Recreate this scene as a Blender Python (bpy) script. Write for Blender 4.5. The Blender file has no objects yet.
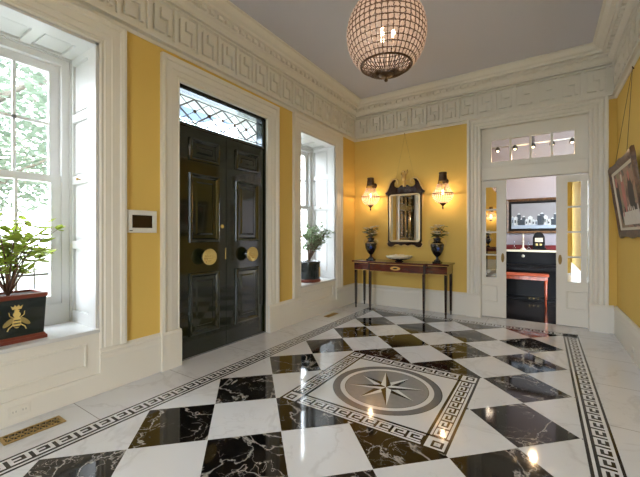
import bpy, bmesh, math, random
from mathutils import Vector, Matrix
S = bpy.context.scene
COL = S.collection
PI = math.pi
rnd = random.Random(7)
XL, XR, YB, YF, ZC = -3.015, 0.80, 5.78, -2.3, 3.73   # room planes: left, right, back, front (behind camera), ceiling
CAMZ = 1.2834

# ------------------------------------------------------------------ materials
def srgb(r, g, b):
    f = lambda c: (c/255/12.92) if c/255 <= .04045 else ((c/255+.055)/1.055)**2.4
    return (f(r), f(g), f(b), 1)
def new_mat(name):
    m = bpy.data.materials.new(name); m.use_nodes = True
    nt = m.node_tree; b = nt.nodes['Principled BSDF']
    return m, nt, b
def mat(name, col, rough=.5, metal=0, coat=0, noise=0, nscale=8, bump=0, bscale=40, emit=None, estr=0, trans=0, spec=None):
    m, nt, b = new_mat(name)
    b.inputs['Base Color'].default_value = col
    b.inputs['Roughness'].default_value = rough
    b.inputs['Metallic'].default_value = metal
    b.inputs['Coat Weight'].default_value = coat
    b.inputs['Coat Roughness'].default_value = .05
    b.inputs['Transmission Weight'].default_value = trans
    if spec is not None: b.inputs['Specular IOR Level'].default_value = spec
    if noise or bump:
        tc = nt.nodes.new('ShaderNodeTexCoord')
    if noise:
        n = nt.nodes.new('ShaderNodeTexNoise'); n.inputs['Scale'].default_value = nscale; n.inputs['Detail'].default_value = 5
        nt.links.new(tc.outputs['Object'], n.inputs['Vector'])
        mx = nt.nodes.new('ShaderNodeMix'); mx.data_type = 'RGBA'
        lo = tuple(c*(1-noise) for c in col[:3])+(1,); hi = tuple(min(1, c*(1+noise)) for c in col[:3])+(1,)
        mx.inputs['A'].default_value = lo; mx.inputs['B'].default_value = hi
        nt.links.new(n.outputs['Fac'], mx.inputs['Factor']); nt.links.new(mx.outputs['Result'], b.inputs['Base Color'])
    if bump:
        n2 = nt.nodes.new('ShaderNodeTexNoise'); n2.inputs['Scale'].default_value = bscale
        nt.links.new(tc.outputs['Object'], n2.inputs['Vector'])
        bp = nt.nodes.new('ShaderNodeBump'); bp.inputs['Strength'].default_value = bump; bp.inputs['Distance'].default_value = .01
        nt.links.new(n2.outputs['Fac'], bp.inputs['Height']); nt.links.new(bp.outputs['Normal'], b.inputs['Normal'])
    if emit:
        b.inputs['Emission Color'].default_value = emit; b.inputs['Emission Strength'].default_value = estr
    return m
def glass_mat(name, tint=(1, 1, 1, 1), gloss=.08, rough=.0):
    m = bpy.data.materials.new(name); m.use_nodes = True; nt = m.node_tree
    for n in list(nt.nodes):
        if n.type != 'OUTPUT_MATERIAL': nt.nodes.remove(n)
    out = [n for n in nt.nodes if n.type == 'OUTPUT_MATERIAL'][0]
    t = nt.nodes.new('ShaderNodeBsdfTransparent'); t.inputs['Color'].default_value = tint
    g = nt.nodes.new('ShaderNodeBsdfGlossy'); g.inputs['Roughness'].default_value = rough
    mx = nt.nodes.new('ShaderNodeMixShader'); mx.inputs[0].default_value = gloss
    nt.links.new(t.outputs[0], mx.inputs[1]); nt.links.new(g.outputs[0], mx.inputs[2]); nt.links.new(mx.outputs[0], out.inputs['Surface'])
    return m
def crystal_mat(name, col, alpha=.45):
    m, nt, b = new_mat(name)
    b.inputs['Base Color'].default_value = col; b.inputs['Roughness'].default_value = .12; b.inputs['Specular IOR Level'].default_value = .9
    out = [n for n in nt.nodes if n.type == 'OUTPUT_MATERIAL'][0]
    t = nt.nodes.new('ShaderNodeBsdfTransparent'); t.inputs['Color'].default_value = (1, .93, .86, 1)
    tl = nt.nodes.new('ShaderNodeBsdfTranslucent'); tl.inputs['Color'].default_value = col
    m1 = nt.nodes.new('ShaderNodeMixShader'); m1.inputs[0].default_value = .5
    nt.links.new(b.outputs[0], m1.inputs[1]); nt.links.new(tl.outputs[0], m1.inputs[2])
    m2 = nt.nodes.new('ShaderNodeMixShader'); m2.inputs[0].default_value = alpha
    nt.links.new(m1.outputs[0], m2.inputs[1]); nt.links.new(t.outputs[0], m2.inputs[2])
    nt.links.new(m2.outputs[0], out.inputs['Surface'])
    return m
def marble(name, base, vein, vein2, scale, thr, rough, attr=True, warp=.6):
    m, nt, b = new_mat(name); L = nt.links.new
    tc = nt.nodes.new('ShaderNodeTexCoord'); vec = tc.outputs['Object']
    if attr:
        a = nt.nodes.new('ShaderNodeAttribute'); a.attribute_name = 'tile_offset'
        ad = nt.nodes.new('ShaderNodeVectorMath'); ad.operation = 'ADD'
        L(vec, ad.inputs[0]); L(a.outputs['Vector'], ad.inputs[1]); vec = ad.outputs[0]
    def ridged(sc, detail, dist, width):
        n = nt.nodes.new('ShaderNodeTexNoise'); n.inputs['Scale'].default_value = sc; n.inputs['Detail'].default_value = detail
        n.inputs['Distortion'].default_value = dist; n.inputs['Roughness'].default_value = .55
        L(vec, n.inputs['Vector'])
        s = nt.nodes.new('ShaderNodeMath'); s.operation = 'SUBTRACT'; s.inputs[1].default_value = .5; L(n.outputs['Fac'], s.inputs[0])
        ab = nt.nodes.new('ShaderNodeMath'); ab.operation = 'ABSOLUTE'; L(s.outputs[0], ab.inputs[0])
        r = nt.nodes.new('ShaderNodeMapRange'); r.inputs['From Min'].default_value = 0; r.inputs['From Max'].default_value = width
        r.inputs['To Min'].default_value = 1; r.inputs['To Max'].default_value = 0; L(ab.outputs[0], r.inputs['Value'])
        return r.outputs['Result']
    big = ridged(scale, 5, warp, thr)
    n = nt.nodes.new('ShaderNodeTexNoise'); n.inputs['Scale'].default_value = scale*1.3; n.inputs['Detail'].default_value = 6; L(vec, n.inputs['Vector'])
    mk = nt.nodes.new('ShaderNodeMapRange'); mk.inputs['From Min'].default_value = .45; mk.inputs['From Max'].default_value = .62; L(n.outputs['Fac'], mk.inputs['Value'])
    fine = ridged(scale*2.6, 4, warp*1.5, thr*.6)
    fm = nt.nodes.new('ShaderNodeMath'); fm.operation = 'MULTIPLY'; L(fine, fm.inputs[0]); L(mk.outputs['Result'], fm.inputs[1])
    c1 = nt.nodes.new('ShaderNodeMix'); c1.data_type = 'RGBA'; c1.inputs['A'].default_value = base; c1.inputs['B'].default_value = vein2
    m3 = nt.nodes.new('ShaderNodeMath'); m3.operation = 'MULTIPLY'; m3.inputs[1].default_value = .55; L(mk.outputs['Result'], m3.inputs[0])
    L(m3.outputs[0], c1.inputs['Factor'])
    c2 = nt.nodes.new('ShaderNodeMix'); c2.data_type = 'RGBA'; c2.inputs['B'].default_value = vein; L(c1.outputs['Result'], c2.inputs['A'])
    mm = nt.nodes.new('ShaderNodeMath'); mm.operation = 'MAXIMUM'; L(fm.outputs[0], mm.inputs[0])
    bm_ = nt.nodes.new('ShaderNodeMath'); bm_.operation = 'MULTIPLY'; L(big, bm_.inputs[0]); bm_.inputs[1].default_value = .8
    L(bm_.outputs[0], mm.inputs[1]); L(mm.outputs[0], c2.inputs['Factor'])
    L(c2.outputs['Result'], b.inputs['Base Color'])
    b.inputs['Roughness'].default_value = rough
    return m
def wood(name, c1, c2, scale=(2, 14, 14), rough=.2, coat=.6):
    m, nt, b = new_mat(name); L = nt.links.new
    tc = nt.nodes.new('ShaderNodeTexCoord'); mp = nt.nodes.new('ShaderNodeMapping'); mp.inputs['Scale'].default_value = scale
    n = nt.nodes.new('ShaderNodeTexNoise'); n.inputs['Scale'].default_value = 2; n.inputs['Detail'].default_value = 8; n.inputs['Distortion'].default_value = 1.5
    L(tc.outputs['Object'], mp.inputs['Vector']); L(mp.outputs[0], n.inputs['Vector'])
    mr = nt.nodes.new('ShaderNodeMapRange'); mr.inputs['From Min'].default_value = .35; mr.inputs['From Max'].default_value = .65; L(n.outputs['Fac'], mr.inputs['Value'])
    mx = nt.nodes.new('ShaderNodeMix'); mx.data_type = 'RGBA'; mx.inputs['A'].default_value = c1; mx.inputs['B'].default_value = c2
    L(mr.outputs['Result'], mx.inputs['Factor']); L(mx.outputs['Result'], b.inputs['Base Color'])
    b.inputs['Roughness'].default_value = rough; b.inputs['Coat Weight'].default_value = coat; b.inputs['Coat Roughness'].default_value = .06
    return m
def painting_mat(name, ramp, scale, seed):
    m, nt, b = new_mat(name); L = nt.links.new
    tc = nt.nodes.new('ShaderNodeTexCoord'); mp = nt.nodes.new('ShaderNodeMapping'); mp.inputs['Location'].default_value = (seed, seed, seed); mp.inputs['Scale'].default_value = scale
    L(tc.outputs['Object'], mp.inputs['Vector'])
    n = nt.nodes.new('ShaderNodeTexNoise'); n.inputs['Scale'].default_value = 1; n.inputs['Detail'].default_value = 6; n.inputs['Distortion'].default_value = 1.2; n.inputs['Roughness'].default_value = .65
    L(mp.outputs[0], n.inputs['Vector'])
    cr = nt.nodes.new('ShaderNodeValToRGB'); e = cr.color_ramp.elements
    while len(e) < len(ramp): e.new(.5)
    for k, (p, c) in enumerate(ramp): e[k].position = p; e[k].color = c
    L(n.outputs['Fac'], cr.inputs['Fac']); L(cr.outputs['Color'], b.inputs['Base Color'])
    b.inputs['Roughness'].default_value = .45
    return m

WHITE = mat('white_paint', srgb(233, 229, 219), .38, noise=.015, nscale=3)
WHITE2 = mat('white_gloss_paint', srgb(218, 218, 217), .3)
YELLOW = mat('yellow_paint', srgb(228, 194, 108), .85, noise=.05, nscale=2.5, spec=.15)
CEIL = mat('ceiling_paint', srgb(206, 206, 216), .7)
LAV = mat('lavender_grey_paint', srgb(160, 156, 166), .6)
MARW = marble('white_marble', srgb(228, 231, 237), srgb(212, 214, 219), srgb(223, 225, 229), 1.3, .02, .06)
MARB = marble('black_marble', srgb(13, 12, 13), srgb(196, 192, 188), srgb(38, 32, 27), 2.7, .015, .06)
MARG = mat('grey_stone', srgb(150, 150, 152), .08, noise=.12, nscale=30)
MARD = mat('dark_grey_stone', srgb(118, 118, 121), .08, noise=.15, nscale=30)
BLKS = mat('black_stone', srgb(22, 21, 22), .08)
WHTS = mat('white_stone', srgb(228, 230, 234), .08)
DOORP = mat('black_green_lacquer', (.006, .011, .005, 1), .1, coat=.8)
BRASS = mat('brass', srgb(236, 208, 140), .25, .7, noise=.3, nscale=70, bump=1.0, bscale=70)
BRASSD = mat('aged_brass', srgb(176, 148, 92), .38, .6, bump=.3, bscale=120)
BRONZE = mat('dark_bronze', srgb(92, 72, 57), .38, .7)
IRON = mat('black_iron', srgb(24, 24, 26), .45, .6)
CRYS = crystal_mat('crystal', (.70, .60, .55, 1), .14)
CRYS2 = crystal_mat('sconce_crystal', (.90, .76, .68, 1), .14)
BULB = mat('lit_bulb', (1, .8, .55, 1), .4, emit=(1, .72, .42, 1), estr=9)
MAHOG = wood('mahogany', srgb(104, 40, 24), srgb(58, 18, 12))
MAHOGD = wood('dark_mahogany', srgb(52, 22, 16), srgb(26, 10, 8), (14, 14, 2))
INLAY = mat('satinwood_inlay', srgb(222, 178, 96), .3)
GILT = mat('gilt', srgb(222, 188, 122), .35, .5, bump=.4, bscale=60)
MIRR = mat('mirror_glass', (.9, .9, .9, 1), .01, 1)
GLASS = glass_mat('window_glass')
GLASS2 = glass_mat('leaded_glass', (.90, .95, 1, 1), .06, .02)
URN = mat('black_glazed_ceramic', srgb(16, 17, 22), .15, coat=.6)
BLUEG = mat('blue_enamel', srgb(40, 62, 130), .25)
CREAMC = mat('cream_ceramic', srgb(226, 216, 190), .4)
def leafmat(name, col, noise=.3):
    m = mat(name, col, .45, noise=noise, nscale=20); nt = m.node_tree; b = nt.nodes['Principled BSDF']
    t = nt.nodes.new('ShaderNodeBsdfTranslucent'); mx = nt.nodes.new('ShaderNodeMixShader'); mx.inputs[0].default_value = .45
    src = b.inputs['Base Color'].links[0].from_socket; nt.links.new(src, t.inputs['Color'])
    out = [n for n in nt.nodes if n.type == 'OUTPUT_MATERIAL'][0]
    nt.links.new(b.outputs[0], mx.inputs[1]); nt.links.new(t.outputs[0], mx.inputs[2]); nt.links.new(mx.outputs[0], out.inputs['Surface'])
    return m
LEAFY = leafmat('yellow_green_leaf', srgb(170, 186, 82))
LEAFG = leafmat('grey_green_leaf', srgb(142, 160, 122), .4)
LEAFD = leafmat('dark_green_leaf', srgb(84, 104, 62), .5)
STEM = mat('plant_stem', srgb(112, 84, 66), .7)
SOIL = mat('potting_soil', srgb(52, 38, 30), .9, bump=.8, bscale=60)
PETW = mat('white_petal', srgb(240, 232, 210), .5)
PETY = mat('yellow_petal', srgb(232, 200, 110), .5)
TOLE = mat('black_green_tole', srgb(16, 30, 28), .22, coat=.5, noise=.5, nscale=12)
RUST = mat('terracotta_red_paint', srgb(116, 54, 40), .4, noise=.2, nscale=30)
GOLDL = mat('gold_leaf', srgb(232, 206, 130), .35, .25)
GOLDD = mat('gold_leaf_dark', srgb(170, 150, 92), .4, .25)
PLAST = mat('white_plastic', srgb(232, 230, 224), .4)
SCREEN = mat('dark_brown_screen', srgb(40, 24, 16), .12, noise=.4, nscale=6)
FRAMEB = wood('walnut_frame', srgb(112, 82, 54), srgb(70, 48, 32), (6, 6, 6), .45, .05)
LINER = mat('pale_linen_liner', srgb(212, 204, 186), .6)
PIANO = mat('piano_black_lacquer', (.006, .006, .007, 1), .3, spec=.12)
BENCHR = mat('red_brown_leather', srgb(196, 96, 66), .4)
BENCHW = wood('red_brown_wood', srgb(186, 88, 56), srgb(140, 60, 36), (6, 6, 2))
DKFLOOR = wood('dark_parquet', srgb(46, 40, 38), srgb(24, 20, 20), (6, 1.2, 1), .12, .5)
RED = mat('dark_red_velvet', srgb(104, 24, 26), .8)
IVORY = mat('piano_ivory', srgb(225, 215, 200), .35)
BARK = mat('tree_bark', srgb(120, 112, 102), .9)
TREEL = leafmat('tree_leaf', srgb(138, 152, 134), .35)
GRASS = mat('lawn_grass', srgb(134, 136, 122), .9, noise=.2, nscale=3)
ROAD = mat('pale_asphalt', srgb(150, 150, 150), .9)
BRICK = mat('pale_blue_grey_render', srgb(150, 165, 190), .8)

# ------------------------------------------------------------------ mesh builder
class MB:
    def __init__(s): s.v = []; s.f = []; s.m = []; s.sm = []; s.cur = 0; s.smooth = False
    def add(s, vs, fs):
        o = len(s.v); s.v += [tuple(v) for v in vs]
        for f in fs: s.f.append(tuple(i+o for i in f)); s.m.append(s.cur); s.sm.append(s.smooth)
    def box(s, x0, x1, y0, y1, z0, z1):
        x0, x1 = min(x0, x1), max(x0, x1); y0, y1 = min(y0, y1), max(y0, y1); z0, z1 = min(z0, z1), max(z0, z1)
        s.add([(x0, y0, z0), (x1, y0, z0), (x1, y1, z0), (x0, y1, z0), (x0, y0, z1), (x1, y0, z1), (x1, y1, z1), (x0, y1, z1)],
              [(0, 3, 2, 1), (4, 5, 6, 7), (0, 1, 5, 4), (1, 2, 6, 5), (2, 3, 7, 6), (3, 0, 4, 7)])
    def bbox(s, x0, x1, y0, y1, z0, z1, b=.004):      # bevelled box
        x0, x1 = min(x0, x1), max(x0, x1); y0, y1 = min(y0, y1), max(y0, y1); z0, z1 = min(z0, z1), max(z0, z1)
        bm = bmesh.new(); bmesh.ops.create_cube(bm, size=1)
        for v in bm.verts: v.co = Vector(((x0+x1)/2+v.co.x*(x1-x0), (y0+y1)/2+v.co.y*(y1-y0), (z0+z1)/2+v.co.z*(z1-z0)))
        b = min(b, (x1-x0)*.45, (y1-y0)*.45, (z1-z0)*.45)
        bmesh.ops.bevel(bm, geom=bm.edges[:], offset=b, segments=2, affect='EDGES', profile=.5)
        bm.verts.index_update(); s.add([v.co[:] for v in bm.verts], [[v.index for v in f.verts] for f in bm.faces]); bm.free()
    def obox(s, c, ax, ay, az):                        # oriented box: centre and half vectors
        c, ax, ay, az = map(Vector, (c, ax, ay, az)); vs = []
        for k in (-1, 1):
            for i, j in ((-1, -1), (1, -1), (1, 1), (-1, 1)): vs.append(c+ax*i+ay*j+az*k)
        s.add(vs, [(0, 3, 2, 1), (4, 5, 6, 7), (0, 1, 5, 4), (1, 2, 6, 5), (2, 3, 7, 6), (3, 0, 4, 7)])
    def loops(s, loops, closed=True, cap0=False, cap1=False):
        n = len(loops[0]); vs = [p for l in loops for p in l]; fs = []
        for i in range(len(loops)-1):
            for j in range(n if closed else n-1):
                a = i*n+j; b = i*n+(j+1) % n; fs.append((a, b, b+n, a+n))
        if cap0: fs.append(tuple(range(n-1, -1, -1)))
        if cap1: fs.append(tuple((len(loops)-1)*n+j for j in range(n)))
        s.add(vs, fs)
    def tube(s, pts, r, seg=8, cap=True):
        pts = [Vector(p) for p in pts]; rs = r if isinstance(r, (list, tuple)) else [r]*len(pts)
        L = []; up = None
        for i, p in enumerate(pts):
            t = (pts[min(i+1, len(pts)-1)]-pts[max(i-1, 0)]).normalized()
            if up is None:
                up = t.orthogonal().normalized()
            up = (up-t*up.dot(t))
            up = up.normalized() if up.length > 1e-6 else t.orthogonal().normalized()
            w = t.cross(up)
            L.append([p+(up*math.cos(2*PI*k/seg)+w*math.sin(2*PI*k/seg))*rs[i] for k in range(seg)])
        o = s.smooth; s.smooth = True; s.loops(L, True, cap, cap); s.smooth = o
    def ringtube(s, c, R, r, axis='z', n=40, seg=6, a0=0, a1=2*PI):
        full = abs(a1-a0-2*PI) < 1e-6; pts = []
        for k in range(n if full else n+1):
            a = a0+(a1-a0)*k/n; u, v = R*math.cos(a), R*math.sin(a)
            pts.append(Vector(c)+Vector({'z': (u, v, 0), 'x': (0, u, v), 'y': (u, 0, v)}[axis]))
        if full: pts.append(pts[0]); pts.append(pts[1])
        s.tube(pts, r, seg, not full)
    def lathe(s, c, prof, seg=28, axis='z', cap=True, sq=1):
        c = Vector(c); L = []
        for r, h in prof:
            l = []
            for k in range(seg):
                a = 2*PI*k/seg; u, v = r*math.cos(a), r*math.sin(a)
                l.append(c+Vector({'z': (u, v*sq, h), 'x': (h, u, v), 'y': (v, h, u), '-y': (u, -h, v)}[axis]))
            L.append(l)
        o = s.smooth; s.smooth = True; s.loops(L, True, cap, cap); s.smooth = o
    def sphere(s, c, r, seg=14, rings=9, sx=1, sy=1, sz=1):
        c = Vector(c); L = []
        for i in range(rings+1):
            t = PI*(i/rings); rr = max(1e-4, math.sin(t))*r; z = -math.cos(t)*r
            L.append([c+Vector((rr*math.cos(2*PI*k/seg)*sx, rr*math.sin(2*PI*k/seg)*sy, z*sz)) for k in range(seg)])
        o = s.smooth; s.smooth = True; s.loops(L, True, True, True); s.smooth = o
    def poly(s, pts, nrm_flip=False):
        s.add(pts, [tuple(range(len(pts)))[::-1] if nrm_flip else tuple(range(len(pts)))])
    def prism(s, fr, pts, h0, h1):                     # closed 2D outline extruded along the frame normal
        s.loops([[fr(a, z, h0) for a, z in pts], [fr(a, z, h1) for a, z in pts]], True, True, True)
    def panel(s, fr, x0, x1, z0, z1, prof, cap=True):  # mitred rectangular moulding, prof: (inset, height)
        L = [[fr(x0+d, z0+d, h), fr(x1-d, z0+d, h), fr(x1-d, z1-d, h), fr(x0+d, z1-d, h)] for d, h in prof]
        s.loops(L, True, False, cap)
    def casing(s, fr, x0, x1, z0, z1, prof):           # three-sided moulding round an opening, prof: (outset, height)
        L = [[fr(x0-d, z0, h), fr(x0-d, z1+d, h), fr(x1+d, z1+d, h), fr(x1+d, z0, h)] for d, h in prof]
        s.loops(L, False)
        for k in (0, 3): s.add([l[k] for l in L], [tuple(range(len(L)))])
    def extr(s, prof, p0, p1, n):                      # prof: (out, z) swept from p0 to p1 along the wall; n = outward dir
        p0, p1, n = Vector(p0), Vector(p1), Vector(n)
        s.loops([[p+n*d+Vector((0, 0, z)) for d, z in prof] for p in (p0, p1)], True, True, True)
    def build(s, name, mats, parent=None):
        me = bpy.data.meshes.new(name)
        off = Vector((0, 0, 0))
        if parent is not None:
            q = parent
            while q is not None: off += q.location; q = q.parent
        me.from_pydata([tuple(Vector(v)-off) for v in s.v], [], s.f)
        if not isinstance(mats, (list, tuple)): mats = [mats]
        for m in mats: me.materials.append(m)
        me.polygons.foreach_set('material_index', s.m); me.polygons.foreach_set('use_smooth', s.sm)
        bm = bmesh.new(); bm.from_mesh(me)
        if not getattr(s, 'noflip', False): bmesh.ops.recalc_face_normals(bm, faces=bm.faces[:])
        bm.to_mesh(me); bm.free(); me.update()
        o = bpy.data.objects.new(name, me); COL.objects.link(o)
        if parent is not None: o.parent = parent
        return o
def frame(o, ux, uy):
    o, ux, uy = Vector(o), Vector(ux), Vector(uy); n = ux.cross(uy)
    return lambda a, z, h=0: o+ux*a+uy*z+n*h
FL = frame((XL, 0, 0), (0, 1, 0), (0, 0, 1))           # left wall, a = y
FB = frame((0, YB, 0), (1, 0, 0), (0, 0, 1))           # back wall, a = x
FR = frame((XR, 0, 0), (0, -1, 0), (0, 0, 1))          # right wall, a = -y
def tag(o, label=None, cat=None, group=None, kind=None):
    if label: o['label'] = label
    if cat: o['category'] = cat
    if group: o['group'] = group
    if kind: o['kind'] = kind
    return o
def empty(name, loc, label=None, cat=None, group=None, kind=None):
    o = bpy.data.objects.new(name, None); COL.objects.link(o); o.location = loc; o.empty_display_size = .1
    return tag(o, label, cat, group, kind)
def copy_tree(o, parent=None):
    c = o.copy(); COL.objects.link(c)
    if parent is not None: c.parent = parent
    for ch in list(o.children): copy_tree(ch, c)
    return c
def struct(mb, name, mats, label=None, cat=None):
    return tag(mb.build(name, mats), label, cat, None, 'structure')

# ------------------------------------------------------------------ openings
W1 = (.30, 1.31); W2 = (4.05, 5.06); WZ = (.52, 2.84)
DR = (2.035, 3.319); DZ = 2.80
PD = (-.805, .513); PZ = 2.92                           # pocket door opening in the back wall
WD = .58                                                # thickness of outside wall

# ------------------------------------------------------------------ walls
def wall_cells(mb, cells, f):
    for a0, a1, z0, z1 in cells: f(mb, a0, a1, z0, z1)
m = MB()
g = .02
cells = [(YF-.2, W1[0]-g, 0, 4), (W1[1]+g, DR[0]-g, 0, 4), (DR[1]+g, W2[0]-g, 0, 4), (W2[1]+g, YB+.2, 0, 4),
         (W1[0]-g, W1[1]+g, 0, WZ[0]-g), (W1[0]-g, W1[1]+g, WZ[1]+g, 4), (W2[0]-g, W2[1]+g, 0, WZ[0]-g), (W2[0]-g, W2[1]+g, WZ[1]+g, 4),
         (DR[0]-g, DR[1]+g, DZ+g, 4)]
for a0, a1, z0, z1 in cells:
    m.cur = 0; m.box(XL-.02, XL, a0, a1, z0, z1)
    m.cur = 1; m.box(XL-WD, XL-.0201, a0, a1, z0, z1)
struct(m, 'wall_left', [YELLOW, WHITE])
m = MB()
for y0, y1 in ((YB, YB+.05), (YB+.15, YB+.2)):         # two skins with the door pocket between them
    for x0, x1, z0, z1 in ((XL, PD[0]-g, 0, 4), (PD[1]+g, XR+.2, 0, 4), (PD[0]-g, PD[1]+g, PZ+g, 4)): m.box(x0, x1, y0, y1, z0, z1)
struct(m, 'wall_back', YELLOW)
FW = (-.85, .52, 0, 3.35)    # glazed door added behind the camera, unseen, for fill daylight
m = MB()
m.box(XR, XR+.2, YF-.2, YB, 0, 4)
struct(m, 'wall_right', YELLOW)
m = MB()
for a0, a1, z0, z1 in ((XL, FW[0], 0, 4), (FW[1], XR, 0, 4), (FW[0], FW[1], FW[3], 4)): m.box(a0, a1, YF-.2, YF, z0, z1)
struct(m, 'wall_front', YELLOW)
m = MB(); m.box(XL, XR, YF, YB, ZC, ZC+.1); struct(m, 'ceiling', CEIL)

# ------------------------------------------------------------------ floor with inlays
T = .46
def uv2w(u, v):
    d0, d1 = u+3.43, v-10.82
    return ((d0+d1)/math.sqrt(2)*T, (d0-d1)/math.sqrt(2)*T)
FX0, FX1, FY0, FY1 = -2.41, .21, -1.9, 5.275            # chequered field
def clip(poly, x0, x1, y0, y1):
    def cut(P, ax, val, keep_less):
        out = []
        for i in range(len(P)):
            a, b = P[i], P[(i+1) % len(P)]
            ia = (a[ax] <= val) == keep_less or a[ax] == val; ib = (b[ax] <= val) == keep_less or b[ax] == val
            if ia: out.append(a)
            if ia != ib:
                t = (val-a[ax])/(b[ax]-a[ax]); out.append((a[0]+(b[0]-a[0])*t, a[1]+(b[1]-a[1])*t))
        return out
    for ax, val, kl in ((0, x0, False), (0, x1, True), (1, y0, False), (1, y1, True)):
        if poly: poly = cut(poly, ax, val, kl)
    return poly
fm = MB(); offs = []
def fpoly(pts, z, mi, off=(0, 0, 0)):
    fm.cur = mi; fm.poly([(x, y, z) for x, y in pts]); offs.append(off)
def frect(x0, x1, y0, y1, z, mi): fpoly([(x0, y0), (x1, y0), (x1, y1), (x0, y1)], z, mi)
fm.cur = 0; fm.box(XL-.1, XR, YF, YB+.05, -.08, -.002); offs += [(0, 0, 0)]*6
fm.cur = 0; fm.box(PD[0]-g, PD[1]+g, YB+.05, YB+.12, -.08, -.002); offs += [(0, 0, 0)]*6
# joints of the outer white slabs (thin grey lines)
for y in [YF+.3+.78*k for k in range(11)]:
    frect(XL-.1, -2.56, y, y+.005, -.0016, 4); frect(.37, XR, y+.3, y+.305, -.0016, 4)
for x in [-2.3, -1.5, -.7, .1]: frect(x, x+.004, 5.43, YB, -.0016, 4)
k = .004
for i in range(-16, 16):
    for j in range(-6, 26):
        P = [uv2w(i+k, j+k), uv2w(i+1-k, j+k), uv2w(i+1-k, j+1-k), uv2w(i+k, j+1-k)]
        P = clip(P, FX0, FX1, FY0, FY1)
        if len(P) >= 3: fpoly(P, -.0012, 1 if (i+j) % 2 == 0 else 0, (rnd.uniform(-30, 30), rnd.uniform(-30, 30), rnd.uniform(-30, 30)))
# perimeter border; local frame: s along, t from the outer edge inwards
BX0, BX1, BY0, BY1 = -2.57, .372, -2.06, 5.435; BW = .16
def band(mapper, length, unit_n, lines, kt0, kt1, pattern, z):
    for t0, t1, mi in lines:
        fpoly([mapper(a, b) for a, b in ((0, t0), (length, t0), (length, t1), (0, t1))], z, mi)
    p = length/unit_n; rows = len(pattern); cols = len(pattern[0]); ch = (kt1-kt0)/rows; cw = p/cols
    for u in range(unit_n):
        for r, row in enumerate(pattern):
            c = 0
            while c < cols:
                if row[c] == 'B':
                    e = c
                    while e < cols and row[e] == 'B': e += 1
                    s0, s1 = u*p+c*cw, u*p+e*cw; t0, t1 = kt0+r*ch, kt0+(r+1)*ch
                    fpoly([mapper(a, b) for a, b in ((s0, t0), (s1, t0), (s1, t1), (s0, t1))], z+.0002, 2)
                    c = e
                else: c += 1
KEY = ['B.BBB.', 'B...B.', 'B.BBB.', 'B.....', 'BBBBBB']
LN = [(0, BW, 3), ]
frect(BX0, BX1, BY1-BW, BY1, -.0010, 3); frect(BX0, BX0+BW, BY0, BY1, -.0010, 3); frect(BX1-BW, BX1, BY0, BY1, -.0010, 3); frect(BX0, BX1, BY0, BY0+BW, -.0010, 3)
lines = [(0, .016, 2), (BW-.018, BW, 2)]
sides = [((lambda s, t: (BX0+t, BY0+s)), BY1-BY0), ((lambda s, t: (BX1-t, BY1-s)), BY1-BY0), ((lambda s, t: (BX0+s, BY1-t)), BX1-BX0), ((lambda s, t: (BX1-s, BY0+t)), BX1-BX0)]
for mp, Ln in sides:
    mp2 = (lambda s, t, mp=mp: mp(s+BW, t)); L2 = Ln-2*BW
    band(mp, Ln, 1, [(0, .016, 2)], 0, .01, ['.'], -.0008)
    band(mp2, L2, round(L2/.113), [(BW-.018, BW, 2)], .034, BW-.034, KEY, -.0008)
    # corner square
    for a, b in ((.05, .066),):
        for q in ((.034, .126, .034, .052), (.034, .126, .108, .126), (.034, .052, .034, .126), (.108, .126, .034, .126), (.07, .09, .07, .09)):
            fpoly([mp(s, t) for s, t in ((q[0], q[2]), (q[1], q[2]), (q[1], q[3]), (q[0], q[3]))], -.0006, 2)
# compass medallion
MX, MY, MH = -1.103, 2.684, .632
frect(MX-MH, MX+MH, MY-MH, MY+MH, -.0010, 2)
frect(MX-MH+.018, MX+MH-.018, MY-MH+.018, MY+MH-.018, -.0008, 3)
MWID = .158
for k_ in range(4):
    ca, sa = [(1, 0), (0, 1), (-1, 0), (0, -1)][k_]
    mp = lambda s, t, ca=ca, sa=sa: (MX+ca*(s-MH)-sa*(t-MH), MY+sa*(s-MH)+ca*(t-MH))
    # black key bed
    fpoly([mp(s, t) for s, t in ((MWID, .034), (2*MH-MWID, .034), (2*MH-MWID, .124), (MWID, .124))], -.0006, 2)
    fpoly([mp(s, t) for s, t in ((MWID-.02, MWID-.02), (2*MH-MWID+.02, MWID-.02), (2*MH-MWID+.02, MWID), (MWID-.02, MWID))], -.0006, 2)
    fpoly([mp(s, t) for s, t in ((MWID-.02, .0), (MWID, .0), (MWID, MWID), (MWID-.02, MWID))], -.0006, 2)
    fpoly([mp(s, t) for s, t in ((.0, MWID-.02), (MWID, MWID-.02), (MWID, MWID), (.0, MWID))], -.0006, 2)
    L_ = 2*(MH-MWID); n_ = 9; p = L_/n_
    PAT = ['WWWWW.', 'W.....', 'W.WWW.', 'W...W.', 'WWWWW.']
    for u in range(n_):
        for r, row in enumerate(PAT):
            c = 0
            while c < 6:
                if row[c] == 'W':
                    e = c
                    while e < 6 and row[e] == 'W': e += 1
                    s0, s1 = MWID+u*p+(c+.5)*p/6, MWID+u*p+(e+.5)*p/6; t0, t1 = .041+r*.0152, .041+(r+1)*.0152
                    fpoly([mp(a, b) for a, b in ((s0, t0), (s1, t0), (s1, t1), (s0, t1))], -.0004, 3)
                    c = e
                else: c += 1
    for i_, (a, mi) in enumerate(((.034, 2), (.05, 3), (.066, 2))):          # concentric corner square
        b = MWID-.02-a+.0
        fpoly([mp(s, t) for s, t in ((a, a), (b+.0, a), (b, b), (a, b))], -.0005+.0001*i_, mi)
def disc(R, z, mi, n=96): fpoly([(MX+R*math.cos(2*PI*q/n), MY+R*math.sin(2*PI*q/n)) for q in range(n)], z, mi)
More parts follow.
